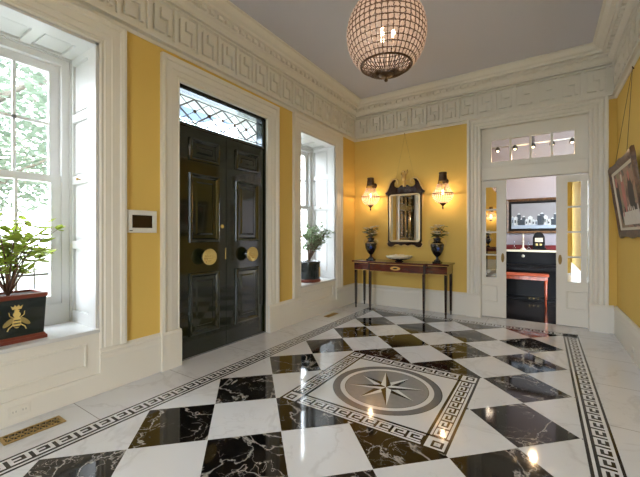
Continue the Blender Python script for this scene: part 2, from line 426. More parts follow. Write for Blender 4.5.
disc(.447, -.0006, 2); disc(.442, -.0005, 5); disc(.384, -.0004, 3); disc(.345, -.0003, 2); disc(.341, -.0002, 4)
def star(n, R, r, a0, z):
    for q in range(n):
        a = a0+2*PI*q/n; tip = (MX+R*math.cos(a), MY+R*math.sin(a))
        for sgn, mi in ((1, 3), (-1, 2)):
            b = a+sgn*PI/n
            fpoly([(MX, MY), tip, (MX+r*math.cos(b), MY+r*math.sin(b))][::sgn], z, mi)
star(4, .29, .075, PI/8+PI/4, -.0001); star(4, .315, .06, PI/8, 0)
fl = fm
fl.noflip = True
fo = struct(fl, 'floor', [MARW, MARB, BLKS, WHTS, MARG, MARD])
at = fo.data.attributes.new('tile_offset', 'FLOAT_VECTOR', 'FACE')
at.data.foreach_set('vector', [c for o_ in offs for c in o_])

# ------------------------------------------------------------------ cornice, frieze, baseboards, casings
m = MB()
prof = [(0, 3.05), (.012, 3.05), (.03, 3.072), (.006, 3.074), (.006, 3.086), (.055, 3.088), (.055, 3.10), (.050, 3.105), (.050, 3.132), (.010, 3.135), (.010, 3.462), (.050, 3.465), (.050, 3.482), (.012, 3.484), (.012, 3.497), (.06, 3.50), (.06, 3.525), (.045, 3.53), (.075, 3.56), (.105, 3.575), (.105, 3.625),
        (.16, 3.632), (.17, 3.655), (.21, 3.665), (.235, 3.69), (.25, 3.712), (.275, 3.716), (.275, 3.73), (0, 3.73)]
L = [[(XL+d, YF+d, z), (XR-d, YF+d, z), (XR-d, YB-d, z), (XL+d, YB-d, z)] for d, z in prof]
m.loops(L + [L[0]], True)
for q in range(76):                                      # dentils / rosettes
    y = YF+.2+q*.105
    if y < YB-.2: m.box(XL+.10, XL+.14, y, y+.055, 3.58, 3.62); m.box(XR-.14, XR-.10, y, y+.055, 3.58, 3.62)
for q in range(33):
    x = XL+.2+q*.105
    if x < XR-.2: m.box(x, x+.055, YB-.14, YB-.10, 3.58, 3.62)
struct(m, 'trim_1', WHITE)
FKEY = ['00000001', '01011101', '01011101', '01000101', '01110101', '01110101', '00000001']
m = MB()
def fkey(fr, a0, a1, n):
    p = (a1-a0)/n; cw = p/8; ch = .327/7
    for u in range(n):
        for r, row in enumerate(FKEY):
            c = 0
            while c < 8:
                if row[c] == '1':
                    e = c
                    while e < 8 and row[e] == '1': e += 1
                    s0, s1 = a0+u*p+c*cw, a0+u*p+e*cw; z1 = 3.4625-r*ch; z0 = z1-ch
                    m.loops([[fr(s0, z0, .009), fr(s1, z0, .009), fr(s1, z1, .009), fr(s0, z1, .009)], [fr(s0, z0, .042), fr(s1, z0, .042), fr(s1, z1, .042), fr(s0, z1, .042)]], True, False, True)
                    c = e
                else: c += 1
fkey(FL, YF+.05, YB-.07, 30); fkey(FB, XL+.07, XR-.08, 14); fkey(FR, -(YB-.07), -(YF+.05), 30)
struct(m, 'trim_2', WHITE)

BB = [(0, 0), (.03, 0), (.03, .27), (.026, .285), (.022, .31), (.03, .318), (.028, .335), (.012, .36), (0, .36)]
m = MB()
CW = .20
for a0, a1 in ((YF, W1[0]-CW), (W1[1], DR[0]-CW), (DR[1]+CW, W2[0]+.0), (W2[1]-.0, YB)): m.extr(BB, (XL, a0, 0), (XL, a1, 0), (1, 0, 0))
for a0, a1 in ((W1[0]-CW, W1[1]), (W2[0], W2[1])):
    m.extr([(0, 0), (.03, 0), (.03, .14), (.026, .16), (0, .16)], (XL, a0, 0), (XL, a1, 0), (1, 0, 0))
struct(m, 'baseboard_left', WHITE)
m = MB()
for a0, a1 in ((XL+.03, PD[0]-CW), (PD[1]+CW, XR-.03)): m.extr(BB, (a0, YB, 0), (a1, YB, 0), (0, -1, 0))
struct(m, 'baseboard_back', WHITE)
m = MB(); m.extr(BB, (XR, YF, 0), (XR, YB, 0), (-1, 0, 0)); struct(m, 'baseboard_right', WHITE)
m = MB(); m.extr(BB, (XL+.03, YF, 0), (FW[0], YF, 0), (0, 1, 0)); struct(m, 'baseboard_front', WHITE)

CAS = [(0, -.02), (0, .012), (.012, .02), (.02, .012), (.035, .012), (.04, .022), (.085, .024), (.09, .03), (.15, .03), (.158, .042), (.18, .048), (.2, .044), (.2, 0)]
n_tr = 3
for (a0, a1), z0, z1 in ((W1, .36, WZ[1]), (W2, .36, WZ[1]), (DR, .36, DZ)):
    m = MB(); m.casing(FL, a0, a1, z0, z1, CAS)
    if a0 == DR[0]:
        for s0, s1 in ((a0-CW-.005, a0), (a1, a1+CW+.005)):
            p0, p1 = FL(s0, 0, 0), FL(s1, 0, 0); m.extr([(0, 0), (.05, 0), (.05, .335), (.04, .36), (0, .36)], p0, p1, (1, 0, 0))
    struct(m, 'trim_%d' % n_tr, WHITE); n_tr += 1
CASB = [(0, -.02), (0, .02), (.01, .03), (.03, .03), (.04, .018), (.05, .018), (.06, .032), (.085, .032), (.095, .018), (.105, .018), (.115, .032), (.14, .032), (.15, .02), (.165, .045), (.19, .05), (.2, .045), (.2, 0)]
m = MB(); m.casing(FB, PD[0], PD[1], .36, PZ, CASB)
for s0, s1 in ((PD[0]-CW-.005, PD[0]), (PD[1], PD[1]+CW+.005)): m.extr([(0, 0), (.06, 0), (.06, .335), (.05, .36), (0, .36)], (s0, YB, 0), (s1, YB, 0), (0, -1, 0))
struct(m, 'trim_%d' % n_tr, WHITE); n_tr += 1

# ------------------------------------------------------------------ windows
PROFIN = [(0, 0), (.012, -.006), (.016, -.014), (.02, -.014)]
def make_window(n, a0, a1, label):
    root = empty('window_%d' % n, (XL-.4, (a0+a1)/2, WZ[0]), label, 'window', None, 'structure')
    z0, z1 = WZ; xo = XL-.50; xi = XL+.0
    # jamb linings with recessed shutter panels, sill and panelled head
    ow = .40
    for sgn, a in ((1, a0), (-1, a1)):
        m = MB()
        fr = (lambda s, z, h=0, a=a, sgn=sgn: Vector((xo+s, a+sgn*(h), z)))
        m.box(xo, xi, a-sgn*.018, a, z0, z1)
        zz = [(z0+.10+.0, z0+.64), (z0+.71, z0+1.20), (z0+1.27, z0+1.74), (z0+1.81, z1-.08)]
        # raised stiles and rails leave the panels recessed
        t = .022
        m.box(xo+.03, xo+.075, a, a+sgn*t, z0, z1); m.box(xo+.355, xo+.495, a, a+sgn*t, z0, z1)
        zs = [z0]+[q for p in zz for q in p]+[z1]
        for q in range(0, len(zs), 2): m.box(xo+.075, xo+.355, a, a+sgn*t, zs[q], zs[q+1])
        for p in zz:
            m.box(xo+.10, xo+.33, a, a+sgn*.012, p[0]+.025, p[1]-.025)
        j = m.build('jamb_shutter', WHITE2, root)
        if sgn == -1:
            m = MB(); m.lathe((xo+.215, a-.022, z0+1.235), [(.006, 0), (.005, -.012), (.012, -.02), (.012, -.028), (.004, -.032)], 12, 'y'); m.build('shutter_knob', BRASSD, j)
    m = MB(); m.box(xo, xi, a0-.018, a1+.018, z1, z1+.018); t = .022
    m.box(xo+.03, xo+.065, a0, a1, z1-t, z1); m.box(xo+.335, xo+.495, a0, a1, z1-t, z1)
    hp = [(a0+.102, a0+.318), (a0+.382, a0+.628), (a0+.692, a0+.908)]; e = [a0]+[q for p in hp for q in p]+[a1]
    for q in range(0, len(e), 2): m.box(xo+.065, xo+.335, e[q], e[q+1], z1-t, z1)
    for s0, s1 in hp: m.box(xo+.09, xo+.31, s0+.025, s1-.025, z1-.012, z1)
    m.build('panelled_head', WHITE2, root)
    m = MB(); m.bbox(xo-.02, XL+.022, a0-.0, a1+.0, z0-.03, z0, .006); m.build('sill', WHITE2, root)
    # panelled apron under the sill
    m = MB(); m.box(XL-.01, XL+.008, a0-.19, a1+.19, .15, z0-.03)
    m.panel(FL, a0-.02, a1-.09, .235, .425, [(0, .007), (.006, .018), (.016, .018), (.022, .0075), (.026, .0085)], False); m.build('apron_panel', WHITE, root)
    # frame and two sashes
    m = MB(); xs = xo
    for b0, b1 in ((a0, a0+.09), (a1-.09, a1)): m.box(xs-.06, xs+.03, b0, b1, z0, z1)
    m.box(xs-.06, xs+.03, a0+.09, a1-.09, z1-.09, z1); m.box(xs-.06, xs+.03, a0+.09, a1-.09, z0, z0+.17)
    m.box(xs+.03, xs+.05, a0, a0+.035, z0, z1); m.box(xs+.03, xs+.05, a1-.035, a1, z0, z1); m.box(xs+.03, xs+.05, a0, a1, z1-.035, z1)
    m.build('window_frame', WHITE2, root)
    b0, b1 = a0+.09, a1-.09; zm = z0+1.24
    for nm, x0, x1, s0, s1, top, bot in (('lower_sash', xs-.02, xs+.02, z0+.17, zm+.03, .06, .07), ('upper_sash', xs-.06, xs-.021, zm-.03, z1-.09, .07, .06)):
        m = MB(); m.box(x0, x1, b0, b0+.075, s0, s1); m.box(x0, x1, b1-.075, b1, s0, s1); m.box(x0, x1, b0+.075, b1-.075, s0, s0+bot); m.box(x0, x1, b0+.075, b1-.075, s1-top, s1)
        gw = (b1-b0-.15)
        for q in (1, 2): c = b0+.075+gw*q/3; m.box(x0+.006, x1-.006, c-.011, c+.011, s0+bot, s1-top)
        c = (s0+bot+s1-top)/2; m.box(x0+.006, x1-.006, b0+.075, b1-.075, c-.011, c+.011)
        sh = m.build(nm, WHITE2, root)
        m = MB(); m.box((x0+x1)/2-.002, (x0+x1)/2+.002, b0+.07, b1-.07, s0+bot-.005, s1-top+.005); m.build('pane', GLASS, sh)
    return root
make_window(1, *W1, 'tall white sash window left of the black front door, striped planter on its sill')
make_window(2, *W2, 'tall white sash window between the front door and the corner, round pot on its sill')

def plain_window(name, swap, p0, p1, a0, a1, z0, z1, nc, nr, label, cat):
    B = (lambda m, d0, d1, u0, u1, w0, w1: m.box(u0, u1, d0, d1, w0, w1)) if swap else (lambda m, d0, d1, u0, u1, w0, w1: m.box(d0, d1, u0, u1, w0, w1))
    root = empty(name, ((a0+a1)/2, (p0+p1)/2, z0) if swap else ((p0+p1)/2, (a0+a1)/2, z0), label, cat, None, 'structure')
    m = MB(); f = .06
    B(m, p0, p1, a0, a0+f, z0, z1); B(m, p0, p1, a1-f, a1, z0, z1); B(m, p0, p1, a0+f, a1-f, z1-f, z1); B(m, p0, p1, a0+f, a1-f, z0, z0+f); m.build('window_frame', WHITE2, root)
    m = MB(); c = (p0+p1)/2
    for q in range(1, nc): u = a0+(a1-a0)*q/nc; B(m, c-.02, c+.02, u-.015, u+.015, z0+f, z1-f)
    for q in range(1, nr): u = z0+(z1-z0)*q/nr; B(m, c-.019, c+.019, a0+f, a1-f, u-.015, u+.015)
    m.build('glazing_bar', WHITE2, root)
    m = MB(); B(m, c-.002, c+.002, a0+f, a1-f, z0+f, z1-f); m.build('pane', GLASS, root)
plain_window('door_4', True, YF-.14, YF-.05, FW[0], FW[1], FW[2], FW[3], 4, 4, 'white glazed door added unseen behind the camera for fill daylight', 'door')

# ------------------------------------------------------------------ front door
dx = XL-.05
d1 = empty('door_1', (dx, (DR[0]+DR[1])/2, 0), 'glossy black green double front door with brass knobs and leaded transom', 'door', None, 'structure')
mid = 2.677
FD = frame((dx, 0, 0), (0, 1, 0), (0, 0, 1))
ZT = 2.40
DPR = [(0, 0), (.004, .022), (.018, .026), (.032, .018), (.046, .004), (.05, -.004), (.075, -.004), (.10, .010)]
for (a0, a1), knob in (((DR[0]+.012, mid-.003), 2.37), ((mid+.003, DR[1]-.012), 3.005)):
    m = MB(); m.box(dx-.05, dx, a0, a1, .012, ZT); lf = m.build('door_leaf', DOORP, d1)
    p0, p1 = a0+.135, a1-.105
    for z0, z1 in ((2.06, 2.30), (1.20, 1.93), (.22, .88)):
        m = MB(); m.panel(FD, p0, p1, z0, z1, DPR); m.build('raised_panel', DOORP, lf)
    m = MB(); m.lathe((dx, knob, 1.045), [(.045, 0), (.045, .012), (.022, .02), (.02, .06), (.03, .07)], 24, 'x'); kn = m.build('knob_stem', DOORP, lf)
    m = MB(); m.lathe((dx, knob, 1.045), [(.028, .055), (.066, .068), (.086, .080), (.090, .094), (.086, .106), (.078, .110), (.072, .104), (.046, .104), (.042, .100), (.014, .100), (.001, .101)], 32, 'x')
    for q in range(12): m.sphere((dx+.104, knob+.059*math.cos(2*PI*q/12), 1.045+.059*math.sin(2*PI*q/12)), .0105, 8, 6)
    for q in range(6): m.sphere((dx+.101, knob+.028*math.cos(2*PI*q/6), 1.045+.028*math.sin(2*PI*q/6)), .0115, 8, 6)
    m.sphere((dx+.102, knob, 1.045), .011, 8, 6)
    m.build('door_knob', BRASS, lf)
    if a0 < mid-.1:
        m = MB(); m.lathe((dx, 2.615, 1.375), [(.026, 0), (.026, .008), (.02, .014), (.001, .016)], 20, 'x'); m.build('deadbolt_rose', BRASS, lf)
        m = MB(); m.bbox(dx, dx+.006, mid-.02, mid-.006, 1.0, 1.13, .002); m.build('lock_plate', BRASS, lf)
        m = MB(); m.bbox(dx-.01, dx+.012, a0-.008, a0+.012, 2.0, 2.10, .003); m.bbox(dx-.01, dx+.012, a0-.008, a0+.012, 1.1, 1.2, .003); m.build('hinge', BRASSD, lf)
m = MB(); m.box(dx-.06, dx+.012, DR[0], DR[1], 0, .012); m.build('threshold', MARD, d1)
m = MB(); m.box(dx-.09, dx+.01, DR[0]-.018, DR[0]+.012, 0, DZ); m.box(dx-.09, dx+.01, DR[1]-.012, DR[1]+.018, 0, DZ)
m.box(dx-.09, dx+.012, DR[0], DR[1], ZT, ZT+.03); m.box(dx-.09, dx+.01, DR[0], DR[1], DZ-.035, DZ+.018); m.box(dx-.09, dx+.01, DR[1]-.045, DR[1]-.012, ZT, DZ)
m.build('door_frame', DOORP, d1)
# leaded fan light: came lattice with rosettes
tz0, tz1, ta0, ta1 = ZT+.03, DZ-.035, DR[0]+.012, DR[1]-.045
m = MB(); m.box(dx-.055, dx-.051, ta0, ta1, tz0, tz1); tr = m.build('transom_glass', GLASS2, d1)
m = MB(); FT = frame((dx-.045, 0, 0), (0, 1, 0), (0, 0, 1))
def came(p, q, r=.006): m.tube([FT(*p), FT(*q)], r, 6)
came((ta0, tz0+.04), (ta1, tz0+.04)); came((ta0, tz1-.04), (ta1, tz1-.04)); came((ta0+.05, tz0), (ta0+.05, tz1)); came((ta1-.05, tz0), (ta1-.05, tz1))
nd = 3; w = (ta1-ta0-.1)/nd; zc = (tz0+tz1)/2; hz = (tz1-tz0)/2-.04
for q in range(nd):
    c = ta0+.05+w*(q+.5)
    for s in (-1, 1):
        came((c-w/2, zc), (c, zc+s*hz), .009); came((c, zc+s*hz), (c+w/2, zc), .009); came((c-w/2, zc+s*hz), (c, zc), .004); came((c, zc), (c+w/2, zc+s*hz), .004)
m.build('lead_came', MARD, tr)
m = MB()
for q in range(nd+1):
    c = ta0+.05+w*q
    if 0 < q < nd: m.lathe(FT(c, zc, 0), [(.02, -.004), (.022, .006), (.012, .012), (.001, .013)], 12, 'x')
for q in range(nd): m.lathe(FT(ta0+.05+w*(q+.5), zc, 0), [(.017, -.004), (.02, .006), (.01, .012), (.001, .013)], 12, 'x')
m.build('lead_rosette', BRONZE, tr)

# ------------------------------------------------------------------ pocket doors and their transom in the back wall
yd = YB+.06
m = MB()
m.box(PD[0]-.018, PD[0], YB, YB+.2, 0, PZ); m.box(PD[1], PD[1]+.018, YB, YB+.2, 0, PZ); m.box(PD[0]-.018, PD[1]+.018, YB, YB+.2, PZ, PZ+.018)
# opening for the pocket is behind the leaf; split jamb faces kept thin
jm = struct(m, 'trim_%d' % n_tr, WHITE); n_tr += 1
d3 = empty('window_3', ((PD[0]+PD[1])/2, YB+.09, 2.12), 'white fixed transom of four panes above the sliding doors', 'window', None, 'structure')
m = MB()
gx0, gx1, gz0, gz1 = -.67, .362, 2.40, 2.735
y0, y1 = YB+.05, YB+.10
m.box(PD[0], gx0, y0, y1, 2.30, PZ); m.box(gx1, PD[1], y0, y1, 2.30, PZ); m.box(gx0, gx1, y0, y1, 2.30, gz0); m.box(gx0, gx1, y0, y1, gz1, PZ)
for q in (1, 2, 3): c = gx0+(gx1-gx0)*q/4; m.box(c-.014, c+.014, y0+.006, y1-.006, gz0, gz1)
m.build('transom_frame', WHITE, d3)
m = MB(); m.bbox(PD[0], PD[1], YB+.012, YB+.13, 2.125, 2.315, .008); m.build('transom_rail', WHITE, d3)
m = MB(); m.box(gx0-.004, gx1+.004, (y0+y1)/2-.002, (y0+y1)/2+.002, gz0-.004, gz1+.004); m.build('pane', GLASS, d3)
FPD = frame((0, YB+.075, 0), (1, 0, 0), (0, 0, 1))
def pocket_door(n, xin, sgn, label):                     # sgn: direction from the free edge towards the pocket
    root = empty('door_%d' % n, (xin+sgn*.3, YB+.095, 0), label, 'door', None, 'structure')
    X = lambda d: xin+sgn*d
    W = .64; ya, yb = YB+.075, YB+.115; z1 = 2.115
    cols = [(.13, .28), (.345, .50)]
    m = MB()
    m.box(X(0), X(.13), ya, yb, .01, z1); m.box(X(.28), X(.345), ya, yb, .01, z1); m.box(X(.50), X(W), ya, yb, .01, z1)
    for c0, c1 in cols:
        m.box(X(c0), X(c1), ya, yb, 2.02, z1); m.box(X(c0), X(c1), ya, yb, .01, .62)
        for q in (1, 2, 3): z = .62+1.40*q/4; m.box(X(c0), X(c1), ya, yb, z-.012, z+.012)
    lf = m.build('door_leaf', WHITE, root)
    for c0, c1 in cols:
        m = MB(); m.box(X(c0), X(c1), (ya+yb)/2-.008, (ya+yb)/2+.008, .62, 2.02); m.build('pane', MIRR, lf)
    m = MB(); a, b = sorted((X(.11), X(.36)))
    fr = frame((0, ya, 0), (1, 0, 0), (0, 0, 1))
    m.panel(fr, a, b, .24, .50, [(0, .0), (.004, .01), (.012, .008), (.02, .002), (.03, .003)], True); m.build('raised_panel', WHITE, lf)
    m = MB(); c = X(.045)
    m.lathe((c, ya, .93), [(.022, 0), (.022, .003), (.014, .006), (.014, .002), (.001, .001)], 20, '-y')
    for i in range(len(m.v)): v = m.v[i]; m.v[i] = (v[0], v[1], .93+(v[2]-.93)*3.2)
    m.build('finger_pull', BRASSD, lf)
    return root
pocket_door(2, -.47, -1, 'white sliding door at the left of the doorway, mirrored panes showing a sconce')
pocket_door(3, .155, 1, 'white sliding door at the right of the doorway, mirrored panes showing yellow wall')

# ------------------------------------------------------------------ room beyond
PX0, PX1, PY0, PY1 = -3.2, 2.8, YB+.2, 8.25
m = MB(); m.box(PX0, PX1, YB+.12, PY1, -.08, -.001); struct(m, 'floor.001', DKFLOOR)
m = MB(); m.box(PX0-.1, PX1+.1, PY1, PY1+.1, 0, 3.75); struct(m, 'wall_back.001', LAV)
m = MB(); m.box(PX0-.1, PX0, PY0, PY1, 0, 3.75)
struct(m, 'wall_left.001', LAV)
m = MB()
m.box(PX1, PX1+.1, PY0, PY1, 0, 3.75)
struct(m, 'wall_right.001', LAV)
m = MB(); m.box(PX0, PX1, PY0, PY1, 3.62, 3.72); struct(m, 'ceiling.001', CEIL)
m = MB(); m.extr([(0, 0), (.02, 0), (.02, .16), (0, .18)], (PX0, PY1, 0), (PX1, PY1, 0), (0, -1, 0)); struct(m, 'baseboard_back.001', WHITE)
m = MB(); m.extr([(0, 3.4), (.03, 3.4), (.05, 3.5), (.14, 3.6), (.14, 3.62), (0, 3.62)], (PX0, PY1, 0), (PX1, PY1, 0), (0, -1, 0)); struct(m, 'trim_%d' % n_tr, WHITE); n_tr += 1

# piano
pn = empty('upright_piano', (0, 7.9, 0), 'glossy black upright piano in the room beyond the doorway', 'piano')
m = MB(); m.bbox(-.95, .62, 7.80, 8.2, .05, .95, .008); m.build('case', PIANO, pn)
m = MB(); m.bbox(-.98, .65, 7.762, 8.22, .95, .975, .006); m.build('lid', PIANO, pn)
m = MB(); m.bbox(-.95, .62, 7.5, 7.80, .60, .67, .006); kb = m.build('keybed', PIANO, pn)
m = MB(); m.bbox(-.95, .62, 7.51, 7.80, .67, .705, .01); m.build('fallboard', PIANO, pn)
for x in (-.88, .52):
    m = MB(); m.tube([(x, 7.56, .0), (x, 7.56, .08), (x, 7.56, .5), (x, 7.56, .60)], [.022, .03, .038, .045], 12); m.build('leg', PIANO, pn)
m = MB(); m.bbox(-.97, .64, 7.70, 8.2, 0, .06, .004); m.build('plinth', PIANO, pn)
for x in (-.22, -.15, -.08):
    m = MB(); m.bbox(x-.012, x+.012, 7.58, 7.72, .06, .075, .004); m.build('pedal', BRASS, pn)
m = MB(); m.lathe((-.33, 7.66, .86), [(.028, 0), (.03, .006), (.02, .012), (.001, .014)], 16, '-y'); 
for i in range(len(m.v)): v = m.v[i]; m.v[i] = (v[0], v[1]+.14, v[2])
m.build('lock_rose', IVORY, pn)
# bench
bn = empty('piano_bench', (-.35, 7.3, 0), 'red brown bench standing in front of the black piano', 'bench')
m = MB(); m.bbox(-.80, .09, 7.18, 7.46, .53, .565, .01); m.build('seat', BENCHR, bn)
m = MB(); m.bbox(-.78, .07, 7.2, 7.44, .46, .53, .004); m.build('apron', BENCHW, bn)
for x in (-.76, .04):
    for y in (7.22, 7.42):
        m = MB(); m.tube([(x, y, 0), (x, y, .2), (x, y, .46)], [.014, .022, .026], 8); m.build('leg', BENCHW, bn)
# things on the piano
cl = empty('mantel_clock', (-.07, 7.9, .995), 'black mantel clock with cream dial on the piano lid', 'clock')
m = MB(); m.bbox(-.17, .05, 7.84, 7.98, .995, 1.03, .006); m.bbox(-.17, .03, 7.86, 7.97, 1.03, 1.23, .01)
m.prism(frame((0, 7.97, 0), (1, 0, 0), (0, 0, 1)), [(-.17, 1.23), (.03, 1.23), (.0, 1.30), (-.04, 1.33), (-.10, 1.33), (-.14, 1.30)], 0, .10)
m.build('case', PIANO, cl)
m = MB(); m.bbox(-.135, -.005, 7.845, 7.862, 1.14, 1.22, .003); m.build('dial', IVORY, cl)
m = MB(); m.box(-.11, -.03, 7.842, 7.846, 1.175, 1.183); m.build('clock_hand', BRASS, cl)
for x in (-.12, -.055): m = MB(); m.box(x, x+.035, 7.85, 7.862, 1.07, 1.11); m.build('brass_mount', BRASS, cl)
cs = empty('candlestick', (-.33, 7.84, .975), 'tall cream candlestick near the front edge of the piano', 'candlestick')
m = MB(); m.lathe((-.33, 7.84, .982), [(.055, 0), (.055, .012), (.03, .03), (.016, .05), (.013, .14), (.02, .15), (.022, .17), (.014, .175)], 18); m.build('stick', IVORY, cs)
m = MB(); m.lathe((-.33, 7.84, 1.155), [(.012, 0), (.011, .14), (.004, .15)], 12); m.build('candle', PETW, cs)
for k_, (x, y, lb) in enumerate(((-.49, 7.88, 'clear glass decanter at the left end of the piano lid'), (-.24, 7.86, 'clear glass decanter between candlestick and mantel clock'))):
    dc = empty('glass_decanter', (x, y, .975), lb, 'decanter', 'decanters on the piano')
    m = MB(); m.lathe((x, y, .982), [(.032, 0), (.035, .02), (.028, .07), (.012, .1), (.01, .14), (.016, .15)], 16); m.build('body', GLASS2, dc)
    m = MB(); m.sphere((x, y, 1.14), .016, 10, 6); m.build('stopper', GLASS2, dc)
m = MB(); m.bbox(-.94, .61, 7.752, 7.95, .9755, .9815, .002); m.bbox(-.94, .61, 7.754, 7.760, .945, .981, .002)  # pale strips stand for the white reflection on the lid's front edge
tag(m.build('lid_sheen_strip', PETW), 'pale strip modelled as the bright reflection along the piano lid front', 'painted sheen')
bx = empty('velvet_case', (-.15, 8.1, .975), 'long dark red velvet case lying on the piano lid behind the clock', 'case')
m = MB(); m.bbox(-.92, .6, 8.0, 8.19, .975, 1.05, .012); m.build('case', RED, bx)
m = MB(); m.bbox(-.93, .61, 7.995, 8.195, 1.05, 1.07, .006); m.build('lid', RED, bx)
# framed picture on the far wall
pf = empty('framed_picture', (.06, 8.23, 1.68), 'wide dark framed picture of pale rooftops above the piano', 'picture')
FP = frame((0, 8.248, 0), (1, 0, 0), (0, 0, 1)); px0, px1, pz0, pz1 = -.66, .80, 1.31, 2.03
m = MB(); m.panel(FP, px0, px1, pz0, pz1, [(0, 0), (0, .035), (.015, .045), (.05, .03), (.055, .015)], False); m.build('outer_frame', FRAMEB, pf)
m = MB(); m.panel(FP, px0+.055, px1-.055, pz0+.055, pz1-.055, [(0, .015), (.004, .028), (.03, .028), (.045, .012)], False); m.build('inner_frame', IRON, pf)
m = MB(); a0, a1, b0, b1 = px0+.1, px1-.1, pz0+.1, pz1-.1; r2 = random.Random(3)
def q_(x0, x1, z0, z1, h, mi): m.cur = mi; m.poly([FP(x0, z0, h), FP(x1, z0, h), FP(x1, z1, h), FP(x0, z1, h)])
q_(a0, a1, b0, b1, .010, 0); q_(a0, a1, b0, b0+.07, .0104, 2)
x = a0
while x < a1-.02:
    w_ = r2.uniform(.03, .09); h_ = r2.uniform(.08, .24)
    q_(x, min(a1, x+w_), b0+.07, b0+.07+h_, .0108, r2.choice((1, 1, 2, 3))); q_(x+w_*.25, min(a1, x+w_*.55), b0+.07+h_*.3, b0+.07+h_*.7, .0112, 3)
    m.cur = 1; m.poly([FP(x, b0+.07+h_, .0108), FP(min(a1, x+w_), b0+.07+h_, .0108), FP(min(a1, x+w_/2), b0+.1+h_, .0108)]); x += w_*.8
m.build('canvas', [mat('picture_grey', srgb(140, 142, 150), .4, noise=.25, nscale=3), mat('picture_pale', srgb(206, 214, 222), .4), mat('picture_blue', srgb(160, 176, 196), .4), mat('picture_slate', srgb(62, 72, 84), .4)], pf)
# pendant of the room beyond
pe = empty('row_pendant_light', (-.15, 7.2, 3.62), 'dark pendant with a row of small shades seen through the transom panes', 'pendant light')
m = MB()
for s in (-.012, .012): m.tube([(-.15+s, 7.2, 3.62), (-.15+s, 7.2, 2.92)], .007, 6)
m.build('rod', IRON, pe)
m = MB(); m.tube([(-1.02, 7.2, 2.93), (.72, 7.2, 2.93)], .012, 8); m.build('bar', PLAST, pe)
for k_ in range(7):
    x = -1.0+k_*.283; m = MB(); m.lathe((x, 7.2, 2.93), [(.012, .01), (.03, -.01), (.045, -.07), (.04, -.07), (.02, -.02)], 12); sh = m.build('shade', IRON, pe)
    m = MB(); m.sphere((x, 7.2, 2.865), .02, 8, 6); m.build('bulb', BULB, sh)

# ------------------------------------------------------------------ crystal globe chandelier
CX, CY, CZ, CR = MX+.0, MY, 2.965, .325
def globe_chandelier(cx, cy, label):
    ch = empty('globe_chandelier', (cx, cy, CZ), label, 'chandelier', 'globe chandeliers of the hall')
    NM = 44; lat0, lat1 = math.radians(-50), math.radians(80)
    rings = 17
    m = MB()
    lats = [lat0+(lat1-lat0)*i/rings for i in range(rings+1)]
    for la in lats: m.ringtube((cx, cy, CZ+CR*1.06*math.sin(la)), CR*math.cos(la), .0036, 'z', 56, 5)
    for k_ in range(NM):
        a = 2*PI*k_/NM
        m.tube([(cx+CR*math.cos(la)*math.cos(a), cy+CR*math.cos(la)*math.sin(a), CZ+CR*1.06*math.sin(la)) for la in [lat0+(lat1-lat0)*i/14 for i in range(15)]], .0036, 4)
    m.build('globe_frame', BRONZE, ch)
    m = MB()
    for i in range(rings):
        la = (lats[i]+lats[i+1])/2; dz = CR*1.06*(lat1-lat0)/rings*.40
        for k_ in range(NM):
            a = 2*PI*(k_+.5)/NM; e = Vector((math.cos(la)*math.cos(a), math.cos(la)*math.sin(a), math.sin(la)))
            t = Vector((-math.sin(a), math.cos(a), 0)); n = e.cross(t)
            c = Vector((cx, cy, CZ))+Vector((e.x*CR, e.y*CR, e.z*CR*1.06)); hw = CR*math.cos(la)*PI/NM*.78
            # faceted octahedral bead
            m.add([c+t*hw, c+n*dz, c-t*hw, c-n*dz, c+e*.010, c-e*.010, c+(t*hw+n*dz)*.72, c+(-t*hw+n*dz)*.72, c+(-t*hw-n*dz)*.72, c+(t*hw-n*dz)*.72],
                  [(0, 6, 4), (6, 1, 4), (1, 7, 4), (7, 2, 4), (2, 8, 4), (8, 3, 4), (3, 9, 4), (9, 0, 4), (6, 0, 5), (1, 6, 5), (7, 1, 5), (2, 7, 5), (8, 2, 5), (3, 8, 5), (9, 3, 5), (0, 9, 5)])
    tag(m.build('crystal_beads', CRYS, ch), kind='stuff')
    rb, zb = CR*math.cos(lat0), CZ+CR*1.06*math.sin(lat0)
    m = MB(); m.ringtube((cx, cy, zb), rb, .009, 'z', 48, 8)
    for k_ in range(48):
        a = 2*PI*k_/48; m.tube([(cx+rr*math.cos(a), cy+rr*math.sin(a), zz) for rr, zz in ((rb, zb), (rb*.8, zb-.035), (rb*.5, zb-.062), (.05, zb-.075))], .004, 4)
    m.build('bottom_basket', BRONZE, ch)
    m = MB(); m.lathe((cx, cy, zb-.08), [(.0, -.055), (.012, -.05), (.016, -.04), (.010, -.03), (.006, -.022), (.006, -.012), (.03, -.006), (.06, .0), (.062, .008), (.03, .012)], 20); m.build('finial', BRONZE, ch)
    zt = CZ+CR*1.06*math.sin(lat1)
    m = MB(); m.lathe((cx, cy, zt), [(.07, -.01), (.07, .005), (.02, .02), (.012, .04)], 18); m.tube([(cx, cy, zt+.03), (cx, cy, ZC-.02)], .009, 8); m.build('stem', BRONZE, ch)
    m = MB(); m.lathe((cx, cy, ZC), [(.07, 0), (.068, -.012), (.03, -.03), (.012, -.035)], 20); m.build('ceiling_rose', BRONZE, ch)
    for k_ in range(3):
        a = 2*PI*k_/3+.4; c = (cx+.06*math.cos(a), cy+.06*math.sin(a), CZ)
        m = MB(); m.tube([(cx, cy, CZ-.12), (c[0], c[1], CZ-.12), (c[0], c[1], CZ-.03)], .007, 6); arm = m.build('candle_arm', BRONZE, ch)
        m = MB(); m.sphere(c, .018, 10, 8, 1, 1, 2.2); m.build('bulb', BULB, arm)
    return ch
globe_chandelier(CX, CY, 'large crystal globe chandelier hanging over the compass medallion')
